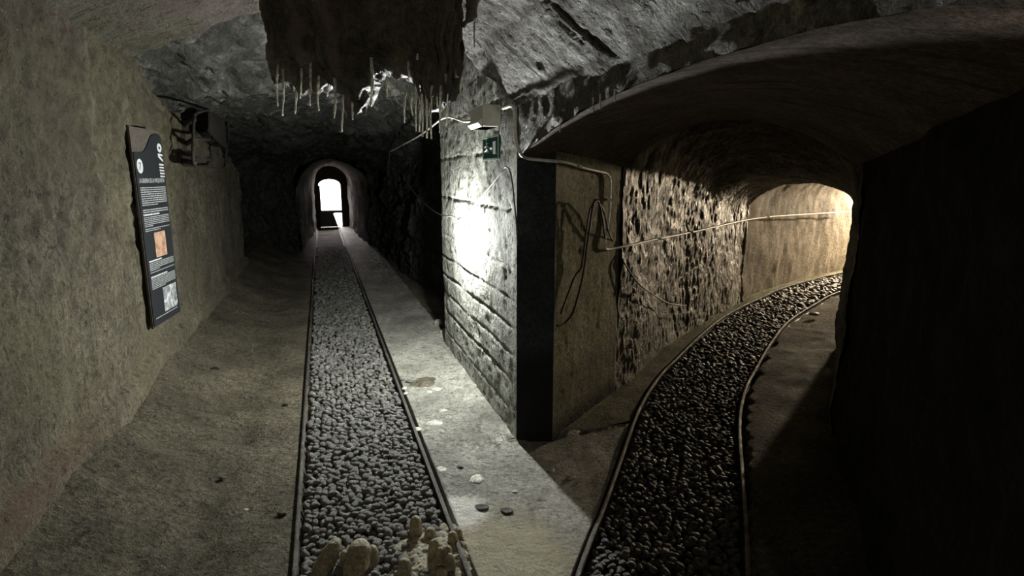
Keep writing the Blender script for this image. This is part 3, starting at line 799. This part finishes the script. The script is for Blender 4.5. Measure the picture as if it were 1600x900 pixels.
def loose(u, v, wpx, mat, label, z=0, flat=.7, k=0, name='loose_stone', cat='stone', group=None, stretch=1., rot=0):
    c = on_z(u, v, z); d = frame_px(c)[2]; R0 = wpx/2*d/900
    V = SHAPES[k]*[R0*stretch, R0, R0*flat]
    o = link(name, mesh(name, V, IF), mat); o.location = (c[0], c[1], z+R0*flat*.3); o.rotation_euler = (0, 0, rot)
    return tag(o, label, cat, group)
loose(719, 731, 11, M['gravel_dark'], 'dark round pebble on the walkway beside the bright ring spot', k=2)
loose(753, 793, 20, M['gravel_dark'], 'flat dark stone chip on the yellowish walkway area', k=3, flat=.3)
loose(793, 799, 20, M['gravel_dark'], 'dark angular chip lying right of the flat chip on the walkway', k=4, flat=.35, rot=-.6)
loose(641, 597, 13, M['gravel'], 'pale stone lodged in the walkway crack beside the rail', k=5)
loose(629, 594, 9, M['gravel'], 'small stone at the very rail end of the walkway crack', k=6)
loose(685, 508, 16, M['walk'], 'broken concrete chunk at the foot of the pillar wall, farther one', k=7, flat=1.1)
loose(694, 522, 17, M['walk'], 'broken concrete chunk at the foot of the pillar wall, nearer one', k=8, flat=1.)
loose(800, 668, 26, M['walk'], 'rubble lump against the lower left corner of the pillar', k=1, flat=.5)
loose(336, 577, 15, M['gravel_dark'], 'dark sliver lying on the dirt bank below the information board', .10, .3, 2, stretch=1.5, rot=2.3)
loose(441, 803, 14, M['dirt'], 'brown stone by the left rail, nearest on the dirt', .0, .7, 5)
loose(384, 797, 9, M['calcite_pale'], 'white chip on the dirt left of the brown stone', .01, .5, 6)
loose(348, 747, 11, M['gravel_dark'], 'dark flat pebble on the middle of the dirt bank', .02, .4, 1)
loose(404, 860, 16, M['dirt'], 'flat earth clod on the dirt at the bottom edge', .0, .5, 3)
loose(447, 632, 9, M['gravel_dark'], 'small dark pebble on the dirt close to the left rail, mid distance', .0, .5, 4)
loose(1272, 492, 14, M['calcite_pale'], 'pale stone lying beyond the outer rail near the bend', .03, .6, 4)
loose(1090, 862, 16, M['gravel_dark'], 'lone larger stone among the black ballast of the bending track', -.01, .7, 7)

# ------------------------------------------------------------------ stalactites
def mass():
    y0 = 2.42
    outl = [(396, -30), (397, 20), (402, 62), (414, 100), (428, 126), (440, 120), (460, 112), (482, 122), (505, 120), (520, 130), (533, 152), (545, 166), (560, 160), (572, 128), (590, 112), (612, 122), (632, 118), (648, 130), (660, 156), (676, 162), (690, 154), (700, 128), (713, 112), (719, 70), (716, 20), (712, -30)]
    pts = np.array([on_y(u, v, y0) for u, v in outl])
    xs = np.linspace(pts[0, 0], pts[-1, 0]+.003, 150)
    zb = np.interp(xs, np.maximum.accumulate(pts[:, 0]+np.arange(len(pts))*1e-5), pts[:, 2])
    ztop = 2.66
    na = 60; P = np.zeros((na, len(xs), 3))
    a = np.linspace(-math.pi, 0, na)                            # front top -> bottom -> back top
    mid = (xs[0]+xs[-1])/2; half = (xs[-1]-xs[0])/2
    dep = .26*np.sqrt(np.clip(1-((xs-mid)/half)**4, .04, 1))
    for k, an in enumerate(a):
        f = abs(math.sin(an))**.9
        P[k, :, 0] = xs; P[k, :, 1] = y0+.12+np.cos(an)*dep
        P[k, :, 2] = ztop-(ztop-zb)*f
    N = normals(P); c = P.mean((0, 1)); sg = np.sign(((P-c)*N).sum(-1, keepdims=True)); N = N*sg
    str_ = ridged(P*[1, 1, .18], 9, 3, 4)
    P = P+N*(.035*fbm(P, 5, 4, 7)+.018*str_+.02*fbm(P, 18, 3, 2))[..., None]
    P[..., 2] += np.minimum(0, .05*ridged(P*[1, 1, 0], 16, 2, 8))*(np.abs(np.sin(a))[:, None]**4)
    root = empty('stalactite_curtain', (float(mid), y0+.12, ztop))
    org = np.array([mid, y0+.12, ztop])
    tag(root, 'huge dark brown dripping flowstone curtain with pale straws hanging from the vault', 'stalactite')
    me = grid_mesh('flowstone', P-org)
    link('flowstone', me, M['curtain'], root)
    # ropy ribs on the right flank
    for (pp, rr_) in (([(708, 20), (700, 60), (706, 95), (700, 130), (695, 160)], .012), ([(716, 40), (712, 90), (716, 120)], .010), ([(690, 20), (684, 60), (690, 92), (682, 124), (676, 150)], .011),
                      ([(668, 96), (664, 130), (672, 160)], .014), ([(654, 95), (650, 120), (656, 150)], .010)):
        q = [on_y(u, v, y0-.10) for u, v in pp]
        part('rib', tube(q, rr_, 8, 24, taper=lambda t_: 1.3-.9*t_), M['curtain'], root, org)
    # straws: (u, v top, v bottom, depth offset)
    straws = [(434, 100, 166, 0), (441, 122, 181, -.02), (461, 130, 178, .1), (469, 100, 154, .02), (484, 96, 165, .0), (498, 132, 173, .05), (511, 105, 151, .08), (522, 135, 185, .0), (534, 162, 206, -.05),
              (534, 105, 150, .15), (545, 130, 150, .12), (551, 162, 187, .05), (566, 110, 140, .02), (579, 104, 166, -.03), (605, 138, 152, .1), (632, 158, 192, 0), (640, 100, 122, .0), (645, 158, 181, .05), (654, 98, 146, -.05),
              (655, 160, 206, .03), (660, 160, 214, -.03), (667, 150, 216, 0), (674, 148, 217, -.06), (675, 118, 140, .05), (683, 148, 167, .02), (687, 148, 208, -.02), (698, 130, 194, .02), (712, 100, 122, 0), (672, 96, 186, .08), (650, 125, 205, .1)]
    for k, (u, v0, v1, dy) in enumerate(straws):
        t0 = on_y(u+random.uniform(-2, 2), v0-14, y0+dy); t1 = on_y(u, v1, y0+dy)
        mid_ = (t0+t1)/2+[random.uniform(-.007, .007), 0, 0]
        part('straw', tube([t0, mid_, t1], random.uniform(.0034, .0052), 7, 14, taper=(lambda ph: (lambda t_: 1.35-.6*t_+.22*math.sin(t_*19+ph)))(k*1.7)), M['straw'], root, org)
    return root
mass()
def drip(name, pts, y, r0, r1, label, mat, n=12, grp=None):
    P = [on_y(u, v, y) for u, v in pts]; org = np.array(P[0])
    V, F = tube(P, r0, n, 26, taper=lambda t_: 1+(r1/r0-1)*t_+.15*math.sin(t_*17)*(1-t_))
    V = np.array(V); V = V+(fbm(V, 14, 3, 6)*r0*.25*(V[:, 2:3] > P[-1][2]+.02).ravel())[:, None]*np.array([1, .4, 0])
    o = link(name, mesh(name, V-org, F), mat); o.location = tuple(org)
    return tag(o, label, 'stalactite', grp)
drip('stalactite', [(742, -60), (738, 0), (728, 26), (722, 42)], 2.5, .075, .012, 'blunt dark brown stalactite just right of the big curtain', M['curtain'])
drip('stalactite', [(741, 20), (741, 74)], 2.9, .006, .003, 'single thin straw hanging before the bright vault', M['calcite_pale'])
drip('stalactite', [(424, -70), (424, -20), (424, 22)], 2.2, .03, .008, 'narrow grey stalactite in the notch at the top left of the curtain', M['vault']) if False else None
for (u, v0, v1, lb) in ((875, 193, 207, 'shortest straw, lowest on the arch rim nearest the pillar'), (927, 155, 176, 'longest straw on the arch rim, left of a close pair'), (938, 150, 170, 'straw in the arch rim pair, right of the longest'), (961, 142, 158, 'straw farthest up the arch rim from the pillar')):
    a = on_s(u, v0-3, 1.05); b_ = on_s(u, v1, 1.05); org = a.copy()
    V, F = tube([a, (a+b_)/2, b_], .004, 7, 10, taper=lambda t_: 1.2-.5*t_)
    o = link('stalactite', mesh('stalactite', np.array(V)-org, F), M['calcite_pale']); o.location = tuple(org)
    tag(o, lb, 'stalactite', 'straws on the arch rim')

# ------------------------------------------------------------------ bulkhead lamp on the pillar
lampp = on_s(716, 362, .965)
lo = empty('bulkhead_lamp', lampp); tag(lo, 'glaring white bulkhead lamp mounted low on the lit pillar wall', 'lamp')
nrm = np.append(N1, 0); aln = np.append(D1, 0); upv = np.array([0, 0, 1.])
bevelled(part('base', boxm(lampp+nrm*.072, nrm, aln, upv, .008, .032, .048), M['plastic'], lo, lampp, False), .006)
V_, F_ = ico(3)
part('globe', ([lampp+v*[.028, .028, .04] for v in V_], [tuple(f) for f in F_]), M['globe'], lo, lampp)
part('gland', join([tube([lampp+upv*.045+nrm*.006, lampp+upv*.088+nrm*.006, lampp+upv*.10+nrm*.03, lampp+upv*.10+nrm*.085], .013, 10, 16), ]), M['plastic'], lo, lampp)

# warm lamp on the outer wall behind the bend of the right tunnel
wp = np.array([6.80, 10.12, 1.33])
wl = empty('tunnel_lamp', wp); tag(wl, 'warm round wall lamp round the bend of the right tunnel', 'lamp')
wd_ = np.array([-.50, .866, 0])
part('base', boxm(wp+wd_*.09, wd_, np.array([.866, .50, 0]), upv, .015, .07, .07), M['plastic'], wl, wp, False)
mg, nt, b = nodes('warm_globe'); b.inputs['Emission Color'].default_value = (1, .81, .57, 1); b.inputs['Emission Strength'].default_value = WARM_W*10; b.inputs['Base Color'].default_value = (.9, .8, .6, 1)
part('globe', ([wp+v*.055 for v in V_], [tuple(f) for f in F_]), mg, wl, wp)

# unseen fill lamp, added behind the viewer to brighten what faces it
hp = np.array([.50, -1.9, 2.25])
hl = empty('fill_lamp', hp); tag(hl, 'unseen round fill lamp added behind the viewer', 'lamp')
part('cord', tube([hp+[0, 0, .06], hp+[0, 0, .30]], .006, 8, 4), M['black_cable'], hl, hp)
mh, nt, b = nodes('fill_globe'); b.inputs['Emission Color'].default_value = (1, .93, .74, 1); b.inputs['Emission Strength'].default_value = BACK_E; b.inputs['Base Color'].default_value = (.9, .85, .7, 1)
part('globe', ([hp+v*.06 for v in V_], [tuple(f) for f in F_]), mh, hl, hp)

# ------------------------------------------------------------------ emergency light box and exit sign on the pillar wall
S0 = 1.03
def box_light():
    c = on_s(758, 184, S0-.055)
    e = empty('emergency_light', c); tag(e, 'grey box-shaped emergency light with pale diffuser above the exit sign', 'emergency light')
    hw, hh, hd = .15, .062, .055
    bevelled(part('housing', boxm(c, aln, nrm, upv, hw, hd, hh), M['plastic'], e, c, False), .006)
    V = [c+aln*a*hw*.92+nrm*n+upv*z for a in (-1, 1) for n, z in ((hd*.8, -hh), (-hd*1.02, -hh), (-hd*1.45, -hh*.62), (-hd*1.02, -hh*.25), )]
    F = [(0, 1, 2, 3), (7, 6, 5, 4)]+[(i, (i+1) % 4, 4+(i+1) % 4, 4+i) for i in range(4)]
    bevelled(part('diffuser', (V, F), M['diffuser'], e, c, False), .003)
    part('gland', tube([c+aln*hw*.98, c+aln*(hw+.03)], .012, 10, 3), M['plastic'], e, c)
    return c
bc = box_light()
def exit_sign():
    tl, tr, bl, br = (on_s(u, v, S0-.012) for u, v in ((756, 218), (781, 209), (757, 251), (780, 247)))
    c = (tl+tr+bl+br)/4
    w2 = np.linalg.norm((tl+bl-tr-br)[:2])/4; h2 = (tl[2]+tr[2]-bl[2]-br[2])/4
    e = empty('exit_sign', c); tag(e, 'small green emergency exit sign with white running man on the pillar wall', 'sign')
    xr = -aln                                                  # reader's right
    bevelled(part('plate', boxm(c, xr, nrm, upv, w2, .006, h2), M['sign_green'], e, c, False), .002)
    f = -nrm*.008
    fr = [boxm(c+f+upv*h2*k, xr, nrm, upv, w2, .002, .006) for k in (-1, 1)]+[boxm(c+f+xr*w2*k, xr, nrm, upv, .006, .002, h2) for k in (-1, 1)]
    part('border', join(fr), M['sign_edge'], e, c, False)
    P = lambda x, z: c+f*1.2+xr*x*w2+upv*z*h2
    def bar(a, b2, wd): return tube([P(*a), P(*b2)], wd*h2, 6, 2, smooth=False)
    man = [bar((-.45, .28), (-.42, -.02), .085), bar((-.42, -.02), (-.22, -.22), .06), bar((-.22, -.22), (-.28, -.45), .05), bar((-.42, -.02), (-.60, -.25), .06), bar((-.60, -.25), (-.78, -.22), .05),
           bar((-.45, .25), (-.22, .10), .045), bar((-.45, .25), (-.70, .12), .045), boxm(P(-.38, .42), xr, nrm, upv, .07*w2*1.4, .003, .06*h2)]
    arrow = [bar((-.05, 0), (.22, 0), .045), bar((.22, 0), (.10, .14), .04), bar((.22, 0), (.10, -.14), .04)]
    door = [boxm(P(.56, 0), xr, nrm, upv, .16*w2, .002, .52*h2)]
    part('running_man', join(man), M['print'], e, c, False)
    part('arrow', join(arrow), M['print'], e, c, False)
    part('door_symbol', join(door), M['print'], e, c, False)
exit_sign()

# ------------------------------------------------------------------ conduits, pipes and cables
def cable(name, pts, r_, mat, label, cat, grp=None, m_=None, clips=None):
    V, F = tube(pts, r_, 8, m_ or len(pts)*8)
    org = np.array(pts[0]); o = link(name, mesh(name, np.array(V)-org, F), mat); o.location = tuple(org)
    tag(o, label, cat, grp)
    if clips:
        for q, ax in clips:
            q = np.asarray(q)
            part('clip', boxm(q, np.array([1, 0, 0]), np.array([0, 1, 0]), upv, r_*1.6, r_*1.6, r_*.9), M['plastic'], o, org, False)
    return o
B = np.array([.247, 3.29]); dr = np.array([.53, .85]); dr /= np.linalg.norm(dr); offR = np.array([dr[1], -dr[0]])*.022
def side(u, v, k=1.): return on_v(u, v, np.append(B+offR*k, 0), dr)
def front(u, v): return on_y(u, v, 3.29-.028)
# far wall of right tunnel: point on a polyline wall
def rockwall(u, v, off=.05):
    d = sight(u, v); best = None
    W_ = resample(LW, 200)
    T = np.gradient(W_, axis=0); T /= np.linalg.norm(T, axis=1, keepdims=True); W2 = W_+np.stack([T[:, 1], -T[:, 0]], -1)*off
    az = W2[:, 0]/W2[:, 1]; k = np.interp(d[0]/d[1], az, np.arange(len(az)))
    y = np.interp(k, np.arange(len(az)), W2[:, 1]); p = d*(y/d[1]); p[2] += CAM_H; return p
pipe1 = [on_s(779, 170, 1.01), on_s(790, 168, 1.01), on_s(799, 165, 1.01), on_s(804, 172, 1.01), on_s(805, 190, 1.01), on_s(806, 215, 1.01), on_s(811, 236, 1.01), front(822, 247), front(845, 250), front(866, 252)]
pipe1 += [side(885, 254), side(910, 262), side(936, 268), side(947, 271), side(953, 280), side(953, 300), side(952, 330), side(948, 360), side(944, 381), side(946, 389), side(954, 389)]
pipe1 += [rockwall(u, v) for u, v in ((985, 383), (1030, 373), (1080, 363), (1120, 354), (1160, 345), (1200, 339), (1240, 336), (1290, 333), (1325, 331))]
cable('conduit', pipe1, .0095, M['white_pvc'], 'pale conduit from the emergency light round the pillar and along the right tunnel wall', 'conduit', m_=320,
      clips=[(side(905, 260), 0), (side(952, 312), 0), (rockwall(1080, 363), 0), (rockwall(1200, 339), 0), (rockwall(1030, 373), 0)])
bl_ = bc+aln*.15
pc = [bl_, on_s(728, 190, 1.0), on_s(716, 187, 1.0), on_s(703, 183, 1.0), on_s(690, 186, .98), on_s(672, 200, .98), on_s(655, 212, .98), on_s(630, 226, 1.0), on_s(607, 237, 1.05), on_s(588, 239, 1.1)]
cable('conduit', pc, .008, M['white_pvc'], 'pale cable sagging left from the emergency light to the rock ceiling', 'cable')
cable('cable', [on_s(609, 237, 1.05), on_s(622, 262, 1.05), on_s(645, 298, 1.03), on_s(668, 322, 1.0), on_s(690, 336, .99), on_s(712, 340, .97), lampp+aln*.04+nrm*.06], .0045, M['grey_cable'], 'thin grey wire drooping from the rock ceiling into the lamp', 'cable')
cable('cable', [lampp+upv*.10+nrm*.05, on_s(745, 315, 1.0), on_s(765, 292, 1.0), on_s(783, 270, 1.0), on_s(790, 261, 1.0), on_s(797, 268, 1.0), on_s(801, 290, 1.0), on_s(804, 320, 1.005), on_s(807, 350, 1.01), on_s(808, 372, 1.01), on_s(809, 382, 1.02)], .0045, M['grey_cable'], 'thin grey wire rising from the lamp and looping down the pillar corner', 'cable')
cable('cable', [on_s(609, 240, 1.05), on_s(607, 258, 1.05), on_s(605, 274, 1.06)], .004, M['grey_cable'], 'short wire end hanging under the rock ceiling left of the pillar', 'cable')
k1 = [side(945, 372, 2), side(941, 340, 3), side(936, 317, 3.4), side(930, 315, 3.4), side(926, 324, 3.4), side(922, 350, 3), side(917, 385, 2.6), side(913, 418, 2.4), side(905, 455, 2.2), side(895, 488, 2), side(882, 505, 1.6), side(870, 509, 1.2)]
cable('cable', k1, .006, M['black_cable'], 'black cable looping over and hanging in a long bow on the pillar side', 'cable')
k2 = [side(928, 316, 2.6), side(921, 330, 2.4), side(916, 360, 2.2), side(912, 390, 2), side(908, 418, 1.8), side(899, 430, 1.4), side(887, 460, 1.2), side(876, 490, 1.1)]
cable('cable', k2, .005, M['black_cable'], 'second black cable strand dropping beside the bow on the pillar side', 'cable')
k3 = [side(937, 316, 3), side(945, 335, 2.4), side(950, 360, 2), rockwall(962, 385, .05), rockwall(975, 410, .05), rockwall(995, 440, .06), rockwall(1020, 460, .07), rockwall(1045, 474, .08), rockwall(1072, 478, .06)]
cable('cable', k3, .005, M['black_cable'], 'black cable running down from the loop across the rock wall', 'cable')

# ------------------------------------------------------------------ information board on the left wall
def board():
    P1 = sight(241, 511)[:2]*4.0; P2 = sight(281, 487)[:2]*4.46
    ux = np.append(P2-P1, 0); wd = np.linalg.norm(ux); ux /= wd; nx = np.array([ux[1], -ux[0], 0])   # nx towards the room
    if nx[0] < 0: nx = -nx
    z0, z1 = .57, 1.90; Ht = z1-z0
    org = np.append(P1, z0)
    e = empty('information_board', org); tag(e, 'tall narrow black information board with number 7 and small print on the left wall', 'sign')
    PT = lambda x, z, d=0: org+ux*x+upv*z+nx*d
    def slab(pts, d0, d1):
        n = len(pts); V = [PT(x, z, d0) for x, z in pts]+[PT(x, z, d1) for x, z in pts]
        return V, [tuple(range(n))[::-1], tuple(range(n, 2*n))]+[(i, (i+1) % n, n+(i+1) % n, n+i) for i in range(n)]
    rect = lambda x0, z0_, x1, z1_: [(x0, z0_), (x1, z0_), (x1, z1_), (x0, z1_)]
    part('back_board', slab(rect(-.008, -.10, wd*.55, .3)+[], -.014, -.004) if False else slab(rect(-.006, -.012, wd+.004, Ht+.02), -.016, -.003), M['sign_back'], e, org, False)
    # front: wave-shaped top
    top = [(wd*t_, Ht-(.145-.145*(1/(1+math.exp(-(t_-.52)*13))))) for t_ in np.linspace(1, 0, 26)]
    top[0] = (wd, Ht-.06); top[1] = (wd*.975, Ht-.02)
    part('panel', slab([(0, 0), (wd, 0)]+top, -.002, .004), M['sign_black'], e, org, False)
    for zz in (.2, 1.05):
        for xx in (.08, wd-.08):
            part('spacer', tube([PT(xx, zz, -.012), PT(xx, zz, -.10)], .012, 10, 2, smooth=False), M['rust'], e, org)
    F0 = .0052
    # number disc
    c = PT(wd*.145, Ht-.235, F0); th = np.arange(40)/40*2*math.pi; R0 = .046
    V = [c]+[c+ux*R0*math.cos(a)+upv*R0*math.sin(a)*1.05 for a in th]
    part('number_disc', (V, [(0, 1+k_, 1+(k_+1) % 40) for k_ in range(40)]), M['print'], e, org, False)
    def text(body, x, z, size, mat, name='lettering', rot=False, wmax=None, d=F0):
        cu = bpy.data.curves.new(name, 'FONT'); cu.body = body; cu.size = size
        o = bpy.data.objects.new(name, cu); COL.objects.link(o)
        dg = bpy.context.evaluated_depsgraph_get(); me = bpy.data.meshes.new_from_object(o.evaluated_get(dg)); bpy.data.objects.remove(o)
        n_ = len(me.vertices); co = np.zeros(n_*3); me.vertices.foreach_get('co', co); co = co.reshape(-1, 3)
        k_ = 1.
        if wmax: k_ = wmax/(co[:, 0].max()-co[:, 0].min())
        lx, lz = co[:, 0]*k_, co[:, 1]
        if rot: lx, lz = -co[:, 1], co[:, 0]*k_
        Q = np.array([PT(x+a, z+b_, d)-org for a, b_ in zip(lx, lz)])
        me.vertices.foreach_set('co', Q.ravel()); me.update()
        return link(name, me, mat, e, False)
    text('7', wd*.145-.02, Ht-.262, .075, M['sign_black'], 'number', d=F0+.0008)
    text('LA GALERIA DE LA MAQUINETA', wd*.06, Ht-.345, .042, M['print'], 'title', wmax=wd*.88)
    # vertical emblem at the top right: ring, zigzag and stripes
    em = []
    def plate(pts): return slab(pts, F0-.001, F0)
    xa, xb = wd*.80, wd*.98
    ringc = ((xa+xb)/2, Ht-.10); n = 24
    V = []; F = []
    for k_ in range(n):
        a = k_/n*2*math.pi; V += [PT(ringc[0]+.040*math.cos(a), ringc[1]+.032*math.sin(a), F0), PT(ringc[0]+.014*math.cos(a), ringc[1]+.011*math.sin(a), F0)]
    F = [(2*k_, 2*((k_+1) % n), 2*((k_+1) % n)+1, 2*k_+1) for k_ in range(n)]; em.append((V, F))
    em.append(plate([(xa+.005, Ht-.14), (xb, Ht-.145), (xb, Ht-.16), (xa+.03, Ht-.152), (xb, Ht-.185), (xb, Ht-.2), (xa+.005, Ht-.165)]))
    for k_ in range(5):
        z_ = Ht-.212-k_*.021; em.append(plate([(xa+.008, z_), (xb, z_-.003), (xb, z_-.013), (xa+.008, z_-.011)]))
    part('emblem', join(em), M['print'], e, org, False)
    # paragraphs: rows of tiny unreadable print
    rnd = random.Random(3)
    def para(ztop_, n, pitch, h_, x1=.96, last=.6, mat='print_dim', bold=False):
        q = []
        for k_ in range(n):
            z_ = ztop_-k_*pitch; x = wd*.07; end = wd*(x1 if k_ < n-1 else last)
            while x < end:
                L_ = rnd.uniform(.018, .05); x2 = min(x+L_, end); q.append(plate(rect(x, z_-h_, x2, z_))); x = x2+.0045
        part('small_print', join(q), M[mat], e, org, False)
    para(Ht-.375, 9, .0145, .0075)
    para(Ht-.525, 2, .0145, .0075, last=.96); para(Ht-.556, 1, .015, .011, last=.62, mat='print')
    para(Ht-.576, 6, .012, .006, last=.35); para(Ht-.655, 2, .013, .006, last=.6)
    part('map_print', plate(rect(wd*.34, Ht-.865, wd*.74, Ht-.69)), M['map'], e, org, False)
    para(Ht-.875, 1, .015, .010, last=.52, mat='print'); para(Ht-.892, 5, .0115, .006, last=.4); para(Ht-.955, 1, .0115, .006, last=.95)
    para(Ht-.985, 1, .015, .010, last=.66, mat='print'); para(Ht-1.0, 7, .0115, .006, last=.55)
    part('photo_print', plate(rect(wd*.42, Ht-1.265, wd*.93, Ht-1.09)), M['photo'], e, org, False)
    para(Ht-1.278, 1, .012, .006, x1=.9, last=.9)
board()

# ------------------------------------------------------------------ rusted bracket frame on the left wall
def bracket():
    SB = -1.16
    a = on_s(291, 225, SB)
    e = empty('iron_bracket', a); tag(e, 'rusted iron cage bracket sticking out of the left wall beyond the board', 'bracket')
    tl, bl_ = on_s(285, 190, SB), on_s(289, 258, SB)
    bx = lambda p, q, w_: tube([p, q], w_, 4, 2, smooth=False)
    c = (tl+bl_)/2; hh = (tl[2]-bl_[2])/2
    part('back_plate', join([boxm(c, aln, nrm, upv, .05, .012, hh), boxm(c+upv*hh*.75+aln*.12, aln, nrm, upv, .12, .014, .05), boxm(c-upv*hh*.75+aln*.12, aln, nrm, upv, .12, .014, .06)]), M['rust'], e, a, False)
    so = -.98
    pts = [on_s(u, v, so) for u, v in ((303, 182), (312, 175), (348, 169), (355, 180), (357, 210), (353, 235), (350, 262), (318, 261), (303, 256), (302, 215), (303, 182))]
    part('hoop', tube(pts, .013, 8, 80), M['rust'], e, a)
    for (u, v), (u2, v2) in (((286, 196), (303, 186)), ((290, 252), (304, 254)), ((290, 225), (303, 218))):
        part('arm', tube([on_s(u, v, SB), on_s(u2, v2, so)], .022, 8, 4), M['rust'], e, a)
    pl_ = [on_s(u, v, so-.01) for u, v in ((325, 176), (346, 171), (350, 200), (352, 232), (340, 222), (326, 208))]
    pl2 = [p+nrm*.014 for p in pl_]; n = len(pl_)
    part('flap', (pl_+pl2, [tuple(range(n)), tuple(range(2*n-1, n-1, -1))]+[(i, (i+1) % n, n+(i+1) % n, n+i) for i in range(n)]), M['rust'], e, a, False)
    part('latch', join([bx(on_s(304, 216, so), on_s(328, 218, so), .014), bx(on_s(304, 247, so), on_s(331, 249, so), .020), boxm(on_s(313, 249, so), aln, nrm, upv, .09, .03, .03)]), M['rust'], e, a, False)
bracket()
